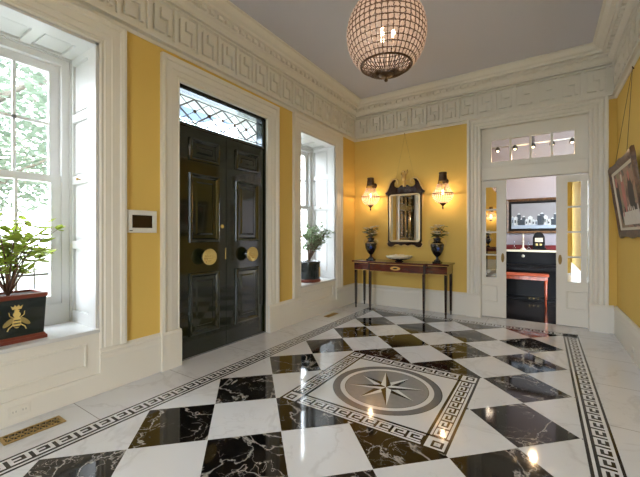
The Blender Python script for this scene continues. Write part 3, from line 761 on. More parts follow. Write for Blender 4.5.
def light(name, typ, loc, energy, col=(1, 1, 1), **kw):
    l = bpy.data.lights.new(name, typ); l.energy = energy; l.color = col
    for k_, v in kw.items():
        if k_ not in ('rot',): setattr(l, k_, v)
    o = bpy.data.objects.new(name, l); COL.objects.link(o); o.location = loc
    if 'rot' in kw: o.rotation_euler = kw['rot']
    return o

# ------------------------------------------------------------------ sconces
def sconce(x, y0, label, ydir=-1, z=1.945):
    s = empty('crystal_sconce', (x, y0, z), label, 'sconce', 'crystal basket sconces'); R = .16; cy = y0+ydir*.175
    m = MB(); m.ringtube((x, cy, z), R, .009, 'z', 36, 6)
    N = 28
    for k_ in range(N):
        a = 2*PI*k_/N
        up = [(.058, .30), (.062, .24), (.075, .17), (.105, .09), (R, 0)]
        dn = [(R*math.cos(t), -R*.95*math.sin(t)) for t in [i*.36 for i in range(4)]]+[(.04, -.158)]
        for pr_ in (up, dn): m.tube([(x+r*math.cos(a), cy+r*math.sin(a), z+h) for r, h in pr_], .0022, 4)
    m.build('wire_frame', BRONZE, s)
    m = MB()
    for i in range(13):
        t = i/13
        if i < 7:
            th = (i+.3)*.19; r, h, dz = R*math.cos(th), -R*.95*math.sin(th), .013
        else:
            h = (i-6.3)*.026; r = .075+(R-.075)*(1-h/.2)**1.7; dz = .011
        for k_ in range(N):
            a = 2*PI*(k_+.5)/N; e = Vector((math.cos(a), math.sin(a), 0)); tt = Vector((-math.sin(a), math.cos(a), 0)); c = Vector((x, cy, z+h))+e*r; hw = r*PI/N*.72; n = Vector((0, 0, 1))
            m.add([c+tt*hw, c+n*dz, c-tt*hw, c-n*dz, c+e*.008, c-e*.008], [(0, 1, 4), (1, 2, 4), (2, 3, 4), (3, 0, 4), (1, 0, 5), (2, 1, 5), (3, 2, 5), (0, 3, 5)])
    tag(m.build('crystal_beads', CRYS2, s), kind='stuff')
    m = MB(); m.lathe((x, cy, z), [(.058, .21), (.058, .23), (.053, .30), (.058, .31), (.062, .33), (.058, .345), (.05, .347), (.048, .33), (.052, .22)], 24); m.build('crown', BRONZE, s)
    m = MB(); m.lathe((x, cy, z), [(.001, -.245), (.012, -.235), (.014, -.22), (.007, -.21), (.012, -.19), (.04, -.165), (.055, -.15), (.05, -.14)], 18); m.build('finial', BRONZE, s)
    m = MB(); m.lathe((x, y0, z+.22), [(.05, 0), (.05, .01), (.02, .02), (.012, .03)], 20, '-y' if ydir < 0 else 'y'); m.tube([(x, y0+ydir*.02, z+.22), (x, y0+ydir*.125, z+.24)], .008, 6); m.tube([(x, y0+ydir*.02, z+.2), (x, y0+ydir*.03, z), (x, cy-ydir*(-.155)*-1 if False else y0+ydir*.02, z)], .006, 6); m.build('wall_bracket', BRONZE, s)
    m = MB(); m.sphere((x, cy, z+.03), .016, 10, 8, 1, 1, 2.2); m.build('bulb', BULB, s)
    return s
sconce(-2.60, YB, 'crystal basket sconce left of the hall mirror', -1, 1.96)
sconce(-1.34, YB, 'crystal basket sconce right of the hall mirror', -1, 1.935)

# ------------------------------------------------------------------ hall mirror
mr = empty('hall_mirror', (-2.02, YB, 1.58), 'mahogany framed wall mirror with scrolled crest above the console table', 'mirror')
FM = frame((-2.02, YB-.012, 0), (1, 0, 0), (0, 0, 1))
def half(pts): return pts+[(-a, z) for a, z in reversed(pts)]
w0 = .32
pts = [(0, 1.11), (.06, 1.075), (.12, 1.10), (.17, 1.09), (.22, 1.055), (.28, 1.06), (.33, 1.10), (.31, 1.14), (.30, 1.2), (.30, 1.95), (.34, 1.99), (.37, 2.06), (.33, 2.07), (.30, 2.10), (.27, 2.17), (.22, 2.25), (.15, 2.29), (.09, 2.27), (.06, 2.22), (.065, 2.17), (.10, 2.155), (.12, 2.185), (.10, 2.20), (.085, 2.19), (.05, 2.10), (0, 2.12)]
def ring_out():
    out = pts[:-1]
    return [(a, z) for a, z in out]+[(0, 2.12)]+[(-a, z) for a, z in reversed(out[1:])]
# frame body in four pieces round the glass so the glass shows
m = MB()
gw, gz0, gz1 = .265, 1.165, 1.985
right = [(gw, gz0), (.30, 1.14), (.30, 1.95), (gw, gz1)]
for s in (1, -1):
    m.prism(FM, [(s*a, z) for a, z in ((gw-.005, gz0-.04), (.305, gz0-.05), (.30, gz0+.1), (.30, gz1-.05), (.31, gz1+.03), (gw-.005, gz1+.03))], 0, .03)
    low = [(0, 1.17), (0, 1.10), (.05, 1.08), (.10, 1.105), (.16, 1.09), (.2, 1.06), (.26, 1.05), (.31, 1.075), (.325, 1.12), (.29, 1.14), (.29, 1.17)]
    m.prism(FM, [(s*a, z) for a, z in low], 0, .028)
    top = [(0, 1.98), (.29, 1.98), (.345, 2.0), (.36, 2.05), (.31, 2.06), (.285, 2.11), (.255, 2.19), (.20, 2.255), (.15, 2.26), (.19, 2.20), (.19, 2.15), (.15, 2.115), (.10, 2.115), (.07, 2.14), (.05, 2.15), (0, 2.13)]
    m.prism(FM, [(s*a, z) for a, z in top], 0, .028)
m.build('fretwork_frame', MAHOGD, mr)
for s in (1, -1):
    m = MB(); m.tube([FM(s*a, z, .035) for a, z in ((.36, 2.035), (.325, 2.065), (.295, 2.12), (.265, 2.20), (.22, 2.255), (.16, 2.265), (.115, 2.235), (.11, 2.19), (.14, 2.165), (.165, 2.19), (.15, 2.21))], [.012, .014, .014, .014, .016, .016, .014, .013, .012, .011, .009], 8); m.build('crest_scroll', GILT, mr)
    m = MB(); m.tube([FM(s*a, z, .03) for a, z in ((.30, 1.16), (.325, 1.12), (.30, 1.07), (.25, 1.055), (.20, 1.07), (.17, 1.095), (.12, 1.10), (.06, 1.08), (0, 1.10))], .010, 6); m.build('base_scroll', GILT, mr)
    m = MB(); m.tube([FM(s*a, z, .03) for a, z in ((.315, 1.99), (.325, 1.93), (.315, 1.85), (.322, 1.78), (.31, 1.72))], [.004, .014, .008, .012, .004], 6); m.build('side_leafage', GILT, mr)
m = MB()                                                 # gilt sight edge with rounded corners
def rrect(h, z0, z1, r, n=5):
    P = []
    for cx_, cz_, a0 in ((h-r, z1-r, 0), (-h+r, z1-r, PI/2), (-h+r, z0+r, PI), (h-r, z0+r, 3*PI/2)):
        for k_ in range(n+1): a = a0+PI/2*k_/n; P.append((cx_+r*math.cos(a), cz_+r*math.sin(a)))
    return P
Ls = [[FM(a, z, h) for a, z in rrect(hw, z0, z1, .05)] for hw, z0, z1, h in ((gw+.01, gz0-.01, gz1+.01, .01), (gw+.01, gz0-.01, gz1+.01, .036), (gw-.012, gz0+.012, gz1-.012, .040), (gw-.022, gz0+.022, gz1-.022, .02))]
m.loops(Ls, True); m.build('gilt_sight_edge', mat('pale_gilt', srgb(222, 206, 170), .4, .4), mr)
m = MB(); P = rrect(gw-.02, gz0+.02, gz1-.02, .045); m.prism(FM, P, .008, .021); m.build('mirror_glass', MIRR, mr)
m = MB(); m.lathe(FM(0, 2.12, .02), [(.03, 0), (.03, .04), (.018, .05), (.024, .07), (.012, .08)], 12)
m.tube([FM(0, 2.20, .02), FM(-.012, 2.24, .022), FM(-.02, 2.28, .025), FM(.0, 2.32, .025), FM(.01, 2.35, .022), FM(-.012, 2.385, .02), FM(-.04, 2.39, .02), FM(-.055, 2.375, .02)], [.02, .034, .042, .034, .02, .018, .014, .004], 8)
m.tube([FM(.0, 2.33, .02), FM(.04, 2.37, .015), FM(.05, 2.42, .01)], [.02, .018, .003], 6); m.tube([FM(-.02, 2.28, .02), FM(-.06, 2.33, .015), FM(-.05, 2.37, .01)], [.018, .015, .003], 6)
m.tube([FM(.0, 2.24, .02), FM(.05, 2.22, .02), FM(.08, 2.25, .02)], [.012, .01, .003], 6)
m.build('bird_finial', GILT, mr)
m = MB(); m.tube([FM(-.2, 2.1, -.004), FM(0, 3.03, .002)], .0012, 4); m.tube([FM(.2, 2.1, -.004), FM(0, 3.03, .002)], .0012, 4); m.build('hanging_wire', BRASSD, mr)
m = MB(); m.tube([FM(0, 3.02, .0), FM(0, 3.045, .012), FM(0, 3.06, .016)], .007, 6); m.build('picture_hook', BRASSD, mr)

# ------------------------------------------------------------------ console table
def console(label, loc, rot=0):
    t = empty('console_table', (0, 0, 0), label, 'table', 'mahogany console tables')
    X0, X1, Yb, Yf, Yc = -.80, .80, 0, -.41, -.49        # local: back edge at y=0
    def outline(o):
        return [(X0-o, Yb), (X0-o, Yf-o), (-.49-o, Yf-o), (-.46-o, Yc-o), (.46+o, Yc-o), (.49+o, Yf-o), (X1+o, Yf-o), (X1+o, Yb)]
    m = MB()
    zs = [(.0, .79), (.015, .793), (.02, .80), (.02, .812), (.014, .82)]
    m.loops([[(x, y, z) for x, y in outline(o)] for o, z in zs], True, True, True); tp = m.build('tabletop', MAHOG, t)
    m = MB(); m.loops([[(x, y, z) for x, y in outline(-.012)] for z in (.655, .79)], True, True, True); ap = m.build('apron', MAHOG, t)
    m = MB(); m.bbox(-.40, .40, Yc+.006, Yc+.02, .67, .78, .003); dw = m.build('drawer', MAHOG, t)
    m = MB(); fr = frame((0, Yc+.006, 0), (1, 0, 0), (0, 0, 1))
    m.prism(fr, [(.085*math.cos(2*PI*k_/24), .722+.03*math.sin(2*PI*k_/24)) for k_ in range(24)], 0, .003); m.build('oval_inlay', INLAY, dw)
    m = MB(); m.prism(fr, [(.04*math.cos(2*PI*k_/16), .722+.012*math.sin(2*PI*k_/16)) for k_ in range(16)], .003, .005); m.build('inlay_centre', MAHOGD, dw)
    for x0, x1, y in ((X0+.05, -.53, Yf), (.53, X1-.05, Yf)): m = MB(); m.bbox(x0, x1, y+.007, y+.02, .675, .775, .003); m.build('side_drawer', MAHOG, t)
    m = MB()
    for z in (.66, .785):
        m.box(X0+.011, -.50, Yf+.010, Yf+.014, z-.004, z+.004); m.box(.50, X1-.011, Yf+.010, Yf+.014, z-.004, z+.004); m.box(-.45, .45, Yc+.010, Yc+.014, z-.004, z+.004)
    m.build('string_inlay', INLAY, t)
    for x, y in ((X0+.035, Yb-.035), (X1-.035, Yb-.035), (X0+.035, Yf+.035), (X1-.035, Yf+.035), (-.455, Yc+.035), (.455, Yc+.035)):
        m = MB(); L_ = []
        for h, r in ((0, .010), (.06, .011), (.065, .017), (.075, .015), (.66, .021), (.79, .021)):
            L_.append([(x-r, y-r, h), (x+r, y-r, h), (x+r, y+r, h), (x-r, y+r, h)])
        m.loops(L_, True, True, True); m.build('leg', MAHOGD, t)
    t.location = loc; t.rotation_euler.z = rot; t.scale.z = 1.017
    return t
console('mahogany breakfront console table under the hall mirror', (-2.0, YB-.05, 0))

# ------------------------------------------------------------------ urns, flowers, bowl
TZ = .8345
def urn(x, y, z, label):
    x_, y_, z_ = x, y, z; x = y = z = 0
    u = empty('ceramic_urn', (x, y, z), label, 'vase', 'black urns on the console')
    m = MB(); m.bbox(x-.055, x+.055, y-.055, y+.055, z, z+.022, .004); m.build('plinth', URN, u)
    m = MB(); m.lathe((x, y, z+.022), [(.048, 0), (.045, .012), (.022, .03), (.016, .06), (.022, .068), (.03, .072), (.06, .11), (.082, .165), (.09, .22), (.088, .245), (.07, .262), (.05, .275), (.046, .29), (.052, .315), (.06, .325), (.054, .325), (.04, .29), (.03, .28)], 28); b = m.build('body', URN, u)
    m = MB(); m.lathe((x, y, z+.022), [(.086, .243), (.0885, .247), (.085, .251)], 28, cap=False); m.build('gold_band', GILT, b)
    m = MB(); m.sphere((x+.03, y-.072, z+.2), .024, 10, 8, 1, .5, 1.1); m.build('blue_medallion', BLUEG, b)
    for s in (-1, 1):
        m = MB(); m.tube([(x+s*.05, y, z+.30), (x+s*.085, y, z+.325), (x+s*.115, y, z+.30), (x+s*.11, y, z+.25), (x+s*.082, y, z+.22)], .008, 8); m.build('handle', GILT, u)
    u.location = (x_, y_, z_); u.scale = (1.15, 1.15, 1.13)
    return u
def leaf(m, p, d, up, L, W):
    p, d, up = Vector(p), Vector(d).normalized(), Vector(up); s = d.cross(up)
    s = s.normalized() if s.length > 1e-5 else d.orthogonal().normalized()
    u = s.cross(d); a = p+d*L*.3; b = p+d*L*.7
    m.add([p, a+s*W*.5-u*0, a+u*(-.12*L), a-s*W*.5, b+s*W*.38-u*.05*L, b-u*.16*L, b-s*W*.38-u*.05*L, p+d*L-u*.12*L],
          [(0, 1, 2), (0, 2, 3), (1, 4, 5, 2), (2, 5, 6, 3), (4, 7, 5), (5, 7, 6)])
def bouquet(x, y, z, label, seed, lean):
    b = empty('flower_arrangement', (x, y, z), label, 'flowers', 'flower arrangements in the urns'); r = random.Random(seed)
    st, lf, pw, py_ = MB(), MB(), MB(), MB(); lf.smooth = True
    for k_ in range(20):
        a = r.uniform(0, 2*PI); sp = r.uniform(.02, .13); h = r.uniform(.06, .21)
        e = Vector((x+sp*math.cos(a)+lean*h, y+sp*math.sin(a)*.8, z+h)); st.tube([(x, y, z-.02), ((x+e.x)/2, (y+e.y)/2, z+h*.6), e], .003, 5)
        for q in range(4):
            p = Vector((x, y, z)).lerp(e, r.uniform(.35, 1)); aa = r.uniform(0, 2*PI); leaf(lf, p, (math.cos(aa), math.sin(aa), r.uniform(-.3, .6)), (0, 0, 1), r.uniform(.05, .085), r.uniform(.02, .036))
        if k_ % 3 < 2:
            f = pw if k_ % 4 else py_
            for q in range(6):
                aa = 2*PI*q/6; leaf(f, e, (math.cos(aa), math.sin(aa)-.3, .4), (0, 0, 1), .06, .04)
            f.sphere(e+Vector((0, -.004, .006)), .012, 8, 6)
    st.build('stems', STEM, b); lf.build('leaves', LEAFD, b); pw.build('white_blossoms', PETW, b); py_.build('yellow_blossoms', PETY, b)
    return b
urn(-2.545, 5.50, TZ, 'black urn with gilt handles at the left end of the console'); bouquet(-2.545, 5.50, TZ+.385, 'white and green flowers in the urn left of the hall mirror', 4, -.1)
urn(-1.40, 5.50, TZ, 'black urn with gilt handles at the right end of the console'); bouquet(-1.40, 5.50, TZ+.385, 'white and green flowers in the urn right of the hall mirror', 9, .1)
bw = empty('footed_bowl', (-2.02, 5.48, TZ), 'wide cream rimmed bowl in the middle of the console', 'bowl')
m = MB(); m.lathe((-2.02, 5.48, TZ), [(.07, 0), (.075, .008), (.05, .014), (.045, .02)], 24); m.build('foot', URN, bw)
m = MB(); m.lathe((-2.02, 5.48, TZ), [(.05, .018), (.12, .03), (.18, .05), (.18, .054), (.11, .036), (.02, .026)], 32); m.build('body', URN, bw)
m = MB(); n_ = 48; L_ = []
for r_, h in ((.176, .05), (.2, .068), (.215, .09), (.21, .094), (.192, .076), (.165, .056)):
    L_.append([(-2.02+(r_+.006*math.cos(16*2*PI*k_/n_))*math.cos(2*PI*k_/n_), 5.48+(r_+.006*math.cos(16*2*PI*k_/n_))*math.sin(2*PI*k_/n_), TZ+h+.006*math.cos(16*2*PI*k_/n_)*(h > .08)) for k_ in range(n_)])
m.smooth = True; m.loops(L_ + [L_[0]], True); m.build('scalloped_rim', CREAMC, bw)
r = random.Random(2)
for k_ in range(14):
    a = 2*PI*k_/14 if k_ < 9 else 2*PI*k_/5+.3; rr = .13 if k_ < 9 else .065
    if k_ < 9: a = 2*PI*k_/9
    m = MB(); c = (-2.02+rr*math.cos(a), 5.48+rr*math.sin(a), TZ+.076+(.0 if k_ < 9 else .012))
    m.sphere(c, .034, 12, 8, 1.15, 1.0, .9)
    tag(m.build('white_shell', CREAMC), 'cream rounded shell heaped in the console bowl', 'shell', 'shells in the console bowl')

# ------------------------------------------------------------------ plants on the window sills
def shrub(root, c, spread, h, n, leafL, leafW, lm, seed, lean=(0, 0), per=10, xlim=None, ylim=None):
    r = random.Random(seed); st, lf = MB(), MB(); c = Vector(c); lf.smooth = True
    for k_ in range(n):
        a = 2*PI*k_/n+r.uniform(-.3, .3); sp = spread*r.uniform(.35, 1); hh = h*r.uniform(.55, 1)
        e = c+Vector((sp*math.cos(a)*.55+lean[0]*hh, sp*math.sin(a)+lean[1]*hh, hh))
        if xlim: e.x = max(xlim[0], min(xlim[1], e.x))
        mid_ = c.lerp(e, .5)+Vector((-.15*sp*math.cos(a)*.5, -.15*sp*math.sin(a), .05*h))
        P = [c, c.lerp(mid_, .6), mid_, mid_.lerp(e, .6)+Vector((0, 0, .02)), e]
        st.tube(P, [.007, .006, .005, .0035, .002], 5)
        for q in range(per):
            t = .35+.65*(q+.5)/per; p = P[2].lerp(P[4], (t-.35)/.65) if t > .5 else P[1].lerp(P[2], t)
            # side twig with a rosette of leaves
            aa = r.uniform(0, 2*PI); tw = p+Vector((math.cos(aa)*.04, math.sin(aa)*.06, r.uniform(.0, .05)))*spread/.25
            if xlim: tw.x = max(xlim[0], min(xlim[1], tw.x))
            st.tube([p, tw], .002, 4)
            for w in range(r.randint(3, 5)):
                b = r.uniform(0, 2*PI); leaf(lf, tw, (math.cos(b)*.8, math.sin(b), r.uniform(-.2, .9)), (r.uniform(-.2, .2), 0, 1), leafL*r.uniform(.7, 1.15), leafW*r.uniform(.8, 1.1))
    st.build('stems', STEM, root); lf.build('foliage', lm, root)
# square tole planter with a gold bee
SZ = WZ[0]
p1 = empty('potted_shrub', (-3.22, .815, SZ), 'leafy shrub in a black square planter with gold crowned bee', 'potted plant')
px_a, px_b, py_a, py_b = -3.36, -3.09, .645, .985
def taper(m, z0, z1, g0, g1, b0=0):
    L_ = [[(px_a-gx, py_a-gx, z), (px_b+gx, py_a-gx, z), (px_b+gx, py_b+gx, z), (px_a-gx, py_b+gx, z)] for gx, z in ((g0, z0), (g1, z1))]
    m.loops(L_, True, True, True)
m = MB(); taper(m, SZ+.04, SZ+.31, -.012, .0); m.build('planter_box', TOLE, p1)
m = MB(); taper(m, SZ, SZ+.024, .005, .005); taper(m, SZ+.024, SZ+.042, .0, -.008); m.build('base_moulding', RUST, p1)
m = MB()
for q in range(4):
    pass
L_ = [[(px_a-gx, py_a-gx, z), (px_b+gx, py_a-gx, z), (px_b+gx, py_b+gx, z), (px_a-gx, py_b+gx, z)] for gx, z in ((.002, SZ+.305), (.008, SZ+.315), (.008, SZ+.335), (-.02, SZ+.338), (-.02, SZ+.305))]
m.loops(L_, True); m.build('rim', RUST, p1)
m = MB(); m.box(px_a+.01, px_b-.01, py_a+.01, py_b-.01, SZ+.31, SZ+.322); m.build('soil', SOIL, p1)
FE0 = frame((px_b+.001, .815, SZ+.178), (0, 1, 0), (0, 0, 1))
FE = lambda a, z, h=0: FE0(a*.86, z*.86, h)
def ell(m, cx_, cz_, rx, rz, rot=0, h0=-.008, h1=.003, n=18):
    ca, sa = math.cos(rot), math.sin(rot)
    m.prism(FE, [(cx_+rx*math.cos(2*PI*k_/n)*ca-rz*math.sin(2*PI*k_/n)*sa, cz_+rx*math.cos(2*PI*k_/n)*sa+rz*math.sin(2*PI*k_/n)*ca) for k_ in range(n)], h0, h1)
m = MB(); ell(m, 0, -.035, .027, .05, 0, -.012, .004); ell(m, 0, .028, .024, .024, 0, -.01, .005); ell(m, 0, .057, .016, .012, 0, -.01, .004)
for s in (-1, 1):
    m.tube([FE(s*.02, -.05, .002), FE(s*.05, -.075, .003), FE(s*.06, -.10, .001)], .004, 5); m.tube([FE(s*.02, .0, .002), FE(s*.045, .02, .003), FE(s*.05, .05, .001)], .003, 5)
# crown
m.prism(FE, [(-.028, .07), (.028, .07), (.038, .10), (.02, .088), (.012, .106), (0, .09), (-.012, .106), (-.02, .088), (-.038, .10)], -.008, .003)
em = m.build('bee_emblem', GOLDL, p1)
m = MB()
for s in (-1, 1): ell(m, s*.048, -.03, .05, .018, s*-.75, -.01, .002)
m.build('bee_wings', GOLDD, em)
m = MB()
for z in (-.07, -.045, -.02): m.box(px_b+.004, px_b+.0058, .815-.019, .815+.019, SZ+.178+z*.86-.0035, SZ+.178+z*.86+.0035)
m.build('bee_stripes', TOLE, em)
shrub(p1, (-3.22, .80, SZ+.32), .34, .54, 14, .092, .05, LEAFY, 11, (0.05, .03), 6, (-3.43, -2.98))
p2 = empty('potted_tree', (-3.2, 4.53, SZ), 'grey green bushy plant in a round dark pot on the sill near the corner', 'potted plant')
m = MB(); m.lathe((-3.2, 4.53, SZ), [(.165, .03), (.178, .05), (.182, .29), (.19, .32), (.186, .33), (.168, .33), (.16, .30)], 32); m.build('pot', TOLE, p2)
m = MB(); m.lathe((-3.2, 4.53, SZ), [(.18, 0), (.19, .01), (.19, .035), (.178, .05)], 32); m.build('base_band', RUST, p2)
m = MB(); m.lathe((-3.2, 4.53, SZ), [(.001, .315), (.161, .315)], 24, cap=False); m.build('soil', SOIL, p2)
m = MB(); m.bbox(-3.03, -3.012, 4.56, 4.585, SZ+.08, SZ+.24, .003); m.build('gilt_mark', GILT, p2)
shrub(p2, (-3.2, 4.53, SZ+.32), .40, .58, 24, .065, .034, LEAFG, 5, (.14, .30), 9, (-3.40, -2.75))

# ------------------------------------------------------------------ intercom panel, vents, outlets
ic = empty('intercom_panel', (XL, 1.655, 1.4), 'white framed dark screen on the yellow wall strip beside the front door', 'wall panel')
m = MB(); m.panel(FL, 1.522, 1.79, 1.30, 1.50, [(0, 0), (.0, .022), (.006, .028), (.04, .028), (.044, .022)], False)
m.build('bezel', PLAST, ic)
m = MB(); a = FL(1.56, 1.335, .0); m.box(XL, XL+.023, 1.562, 1.752, 1.342, 1.46); m.build('screen', SCREEN, ic)
m = MB(); m.bbox(XL+.027, XL+.031, 1.54, 1.565, 1.315, 1.322, .001); m.build('indicator', IRON, ic)
def vent(x0, x1, y0, y1, label):
    v = empty('floor_vent', ((x0+x1)/2, (y0+y1)/2, 0), label, 'floor vent', 'brass floor vents')
    m = MB(); w = .018
    for q in ((x0, x1, y0, y0+w), (x0, x1, y1-w, y1), (x0, x0+w, y0+w, y1-w), (x1-w, x1, y0+w, y1-w)): m.bbox(*q, -.001, .006, .002)
    m.build('rim', BRASSD, v)
    m = MB(); n = int((y1-y0)/.035)
    for k_ in range(n):
        a = y0+w+(y1-y0-2*w)*k_/n; b = y0+w+(y1-y0-2*w)*(k_+1)/n
        m.tube([(x0+w, a, .002), (x1-w, b, .002)], .004, 4); m.tube([(x0+w, b, .002), (x1-w, a, .002)], .004, 4)
    m.tube([((x0+x1)/2, y0+w, .003), ((x0+x1)/2, y1-w, .003)], .004, 4); m.build('grille', BRASSD, v)
    m = MB(); m.box(x0+.01, x1-.01, y0+.01, y1-.01, -.0015, .0004); m.build('duct', IRON, v)
vent(-2.86, -2.735, .66, .985, 'brass floor vent below the left window')
vent(-2.87, -2.78, 4.46, 4.76, 'small brass floor vent below the window near the corner')
def outlet(fr, a0, a1, z0, z1, label):
    o = empty('outlet_plate', fr((a0+a1)/2, (z0+z1)/2, .03), label, 'outlet', 'outlet plates in the baseboards')
    m = MB(); m.panel(fr, a0, a1, z0, z1, [(0, .03), (.0, .033), (.003, .035)], True); m.build('plate', WHITE, o)
    m = MB(); w = (a1-a0)
    for c in (a0+w*.28, a0+w*.72):
        m.panel(fr, c-w*.16, c+w*.16, z0+.012, z1-.012, [(0, .035), (.002, .037), (.003, .0365)], True)
    sk = m.build('socket', WHITE, o)
    for c in (a0+w*.28, a0+w*.72):
        for s in (-1, 1):
            m = MB(); m.panel(fr, c+s*.008-.0015, c+s*.008+.0015, (z0+z1)/2-.006, (z0+z1)/2+.006, [(0, .037), (0, .0376)], True); m.build('slot', MARG, sk)
outlet(FL, .74, .86, .05, .12, 'white outlet plate in the low baseboard below the left window')
outlet(FR, -4.70, -4.58, .05, .13, 'white outlet plate in the right wall baseboard')

# ------------------------------------------------------------------ picture leaning out from the right wall
pc = empty('ornate_picture', (.72, 4.78, 1.66), 'ornate dark framed painting hung by wires on the right wall', 'picture')
bot = Vector((.795, 0, 1.262)); tp = Vector((.690, 0, 2.075)); upv = (tp-bot).normalized(); H_ = (tp-bot).length
FPc = frame((.795, 5.37, 1.262), (0, -1, 0), tuple(upv))  # local a: along -y, z: up the leaning plane
Wd = 1.25
m = MB()
def orn(d, h):
    P = []; N = 16
    a0, a1, b0, b1 = d, Wd-d, d, H_-d; amp = max(0, .022-d*.4)
    def wob(t): return amp*(math.exp(-((t)/.10)**2)+math.exp(-((1-t)/.10)**2)+.8*math.exp(-((t-.5)/.08)**2))
    for k_ in range(N): t = k_/N; P.append(FPc(a0+(a1-a0)*t, b0-wob(t), h))
    for k_ in range(N): t = k_/N; P.append(FPc(a1+wob(t), b0+(b1-b0)*t, h))
    for k_ in range(N): t = k_/N; P.append(FPc(a1-(a1-a0)*t, b1+wob(t), h))
    for k_ in range(N): t = k_/N; P.append(FPc(a0-wob(t), b1-(b1-b0)*t, h))
    return P
m.smooth = True
m.loops([orn(0, 0), orn(0, .022), orn(.012, .034), (orn(.03, .028)), orn(.045, .032), orn(.07, .018), orn(.078, .012)], True); m.build('carved_frame', FRAMEB, pc)
m = MB(); m.panel(FPc, .072, Wd-.072, .072, H_-.072, [(0, .010), (.004, .018), (.02, .012), (.03, .006)], False); m.build('liner', LINER, pc)
m = MB()
PAL = [painting_mat('painting_ground', [(0, srgb(32, 28, 24)), (.4, srgb(70, 62, 48)), (.5, srgb(170, 130, 110)), (.62, srgb(128, 130, 92)), (1, srgb(60, 66, 60))], (3, 3, 4), 2), mat('painting_white', srgb(215, 210, 200), .5, noise=.2, nscale=20), mat('painting_dark', srgb(26, 24, 26), .5), mat('painting_rose', srgb(190, 120, 110), .5, noise=.3, nscale=15)]
def pq(a0, a1, b0, b1, h, mi): m.cur = mi; m.poly([FPc(a0, b0, h), FPc(a1, b0, h), FPc(a1, b1, h), FPc(a0, b1, h)])
pq(.1, Wd-.1, .1, H_-.1, .0060, 0)
rp = random.Random(8)
def blob(a, b, ra, rb, mi, h):
    m.cur = mi; n = 12; m.poly([FPc(a+ra*math.cos(2*PI*k_/n)*rp.uniform(.8, 1.1), b+rb*math.sin(2*PI*k_/n)*rp.uniform(.8, 1.1), h) for k_ in range(n)])
blob(.22, .42, .1, .26, 2, .0064); blob(.2, .62, .06, .06, 3, .0068); blob(.5, .45, .09, .2, 3, .0064); blob(.5, .64, .05, .05, 1, .0068); blob(.85, .4, .12, .25, 2, .0064); blob(.85, .62, .05, .06, 3, .0068)
pq(.3, Wd-.12, .13, .27, .0072, 1)
for k_ in range(9): blob(.36+k_*.085, .28+rp.uniform(-.03, .03), .025, .035, rp.choice((1, 2, 3)), .0076)
m.build('canvas', PAL, pc)
hk = Vector((.786, 4.785, 3.045))
m = MB(); m.tube([FPc(.30, H_-.02, .01), hk], .0025, 4); m.tube([FPc(Wd-.30, H_-.02, .01), hk], .0025, 4); m.build('hanging_wire', BRONZE, pc)
m = MB(); m.tube([hk+Vector((.012, 0, -.02)), hk, hk+Vector((.0, 0, .02)), hk+Vector((.014, 0, .02))], .006, 6); m.build('picture_hook', BRONZE, pc)

# ------------------------------------------------------------------ end of the hall behind the camera (seen in the mirrors), plus an added chandelier
console('mahogany console table at the far end of the hall, seen only in mirrors', (-2.15, YF+.05, 0), PI)
sconce(-1.60, YF, 'crystal basket sconce at the other end of the hall, seen in the door mirror', 1, 1.96)
urn(-1.68, YF+.3, TZ, 'black urn at the other end of the hall, seen in the door mirror'); bouquet(-1.68, YF+.3, TZ+.385, 'flowers in the urn at the other end of the hall', 12, 0)
globe_chandelier(CX, -.75, 'crystal globe chandelier added unseen behind the camera for fill light')  # unseen, added to brighten the hall from behind

# ------------------------------------------------------------------ outdoors
m = MB(); m.box(-60, 60, -60, 60, -.6, -.5); struct(m, 'ground', GRASS)
m = MB(); m.box(-15, -9, -40, 60, -.49, -.48); struct(m, 'ground.001', ROAD)
m = MB(); m.box(-4.9, XL-WD, 1.8, 3.6, -.5, -.01); struct(m, 'trim_%d' % n_tr, MARG)
def tree(x, y, h, cr, label, seed):
    t = empty('street_tree', (x, y, -.5), label, 'tree', 'trees outside the left window'); r = random.Random(seed)
    m = MB(); m.tube([(x, y, -.5), (x+.1, y, h*.3), (x-.05, y+.1, h*.6), (x, y, h*.85)], [.22, .17, .11, .04], 10)
    for k_ in range(9):
        a = r.uniform(0, 2*PI); z = h*r.uniform(.3, .65); m.tube([(x, y, z), (x+cr*.4*math.cos(a), y+cr*.4*math.sin(a), z+cr*.3), (x+cr*.75*math.cos(a), y+cr*.75*math.sin(a), z+cr*.45)], [.07, .045, .015], 6)
    m.build('trunk', BARK, t)
    m = MB(); m.smooth = True
    for k_ in range(6000):
        v = Vector((r.gauss(0, 1), r.gauss(0, 1), r.gauss(0, 1))).normalized()*r.uniform(.45, 1)**.5
        p = Vector((x, y, h*.68))+Vector((v.x*cr, v.y*cr, v.z*h*.42)); a = r.uniform(0, 2*PI)
        leaf(m, p, (math.cos(a), math.sin(a), r.uniform(-.6, .4)), (0, 0, 1), r.uniform(.13, .24), r.uniform(.08, .13))
    m.build('foliage', TREEL, t)
tree(-9.0, 1.75, 6.0, 2.0, 'pale green tree in front of the left window', 1)
tree(-14, 4.9, 8.5, 2.9, 'taller pale green tree further back outside the left window', 2)
tree(-19, .5, 8.0, 3.0, 'distant pale green tree at the left outside the left window', 3)
tree(-20, 13.5, 9.0, 3.4, 'distant broad tree beyond the street', 4)
m = MB(); m.box(-4.7, XL-WD, 1.75, 3.6, 3.12, 3.3); m.box(-4.8, XL-WD, 1.7, 3.65, 3.3, 3.38)
for y in (1.8, 3.45): m.box(-4.0, XL-WD, y, y+.1, 2.95, 3.12)
struct(m, 'trim_%d' % (n_tr+1), BRICK)
fe = empty('iron_fence', (-7, 3, -.5), 'dark iron railing along the street outside the left window', 'fence')
m = MB()
for z in (.05, .62): m.tube([(-7, -3, z), (-7, 10, z)], .018, 6)
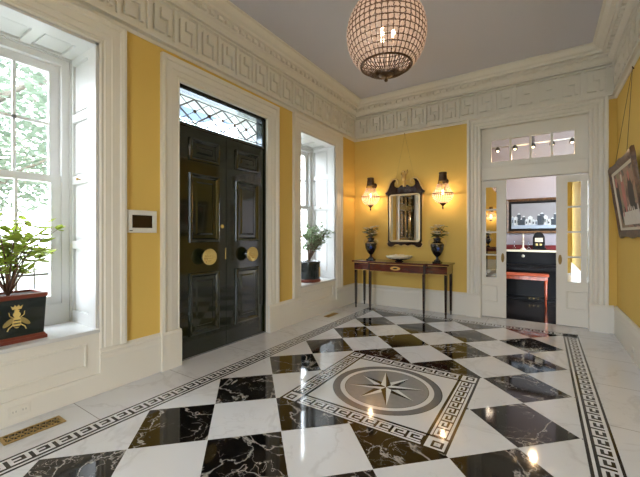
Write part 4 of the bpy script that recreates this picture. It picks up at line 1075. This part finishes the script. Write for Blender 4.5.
m.build('rail', IRON, fe)
for k_ in range(60):
    m = MB(); y = -3+13*k_/59; m.tube([(-7, y, -.5), (-7, y, .72), (-7, y, .80)], [.011, .011, .002], 5); m.build('picket', IRON, fe)
# ------------------------------------------------------------------ light
w = bpy.data.worlds.new('World'); S.world = w; w.use_nodes = True
bg = w.node_tree.nodes['Background']; bg.inputs['Color'].default_value = (.83, .915, 1, 1); bg.inputs['Strength'].default_value = 10.5
for (a0, a1), nm in ((W1, 'window_daylight'), (W2, 'window_daylight')):
    o = light(nm, 'AREA', (XL-WD-.02, (a0+a1)/2, (WZ[0]+WZ[1])/2), 1, shape='RECTANGLE', size=WZ[1]-WZ[0]+.1, size_y=a1-a0+.1, rot=(0, -PI/2, 0))
    o.data.cycles.is_portal = True
for loc, sx, sy, rot in ((((FW[0]+FW[1])/2, YF-.18, (FW[2]+FW[3])/2), FW[1]-FW[0], FW[3]-FW[2], (PI/2, 0, 0)),):
    o = light('window_daylight', 'AREA', loc, 1, shape='RECTANGLE', size=sx, size_y=sy, rot=rot); o.data.cycles.is_portal = True  # portal for sky fill through the added glazed door
WARM = (1, .86, .70)
light('chandelier_lamp', 'POINT', (CX, CY, CZ+.02), 6.5, WARM, shadow_soft_size=.10)
light('chandelier_lamp', 'POINT', (CX, -.75, CZ+.02), 12, WARM, shadow_soft_size=.10)  # fill lamp inside the added, unseen chandelier
for x, y, z in ((-2.60, YB-.175, 1.93), (-1.34, YB-.175, 1.905), (-1.60, YF+.175, 1.93)):
    light('sconce_lamp', 'POINT', (x, y, z), 4.5, (1, .72, .42), shadow_soft_size=.015)
light('pendant_lamp', 'POINT', (-.15, 7.2, 2.72), 16, (1, .66, .36), shadow_soft_size=.05)

# ------------------------------------------------------------------ camera
cd = bpy.data.cameras.new('camera'); cam = bpy.data.objects.new('camera', cd); COL.objects.link(cam)
cam.location = (0, 0, CAMZ); cam.rotation_euler = (PI/2, 0, math.radians(33.38))
cd.sensor_width = 36; cd.sensor_fit = 'HORIZONTAL'; cd.lens = 338.6/640*36; cd.shift_x = 0; cd.shift_y = -(238.5-234.6)/640
cd.clip_start = .02
S.camera = cam
vs = S.view_settings; vs.view_transform = 'Standard'; vs.look = 'None'; vs.gamma = 1; vs.use_curve_mapping = False; vs.exposure = 0.74
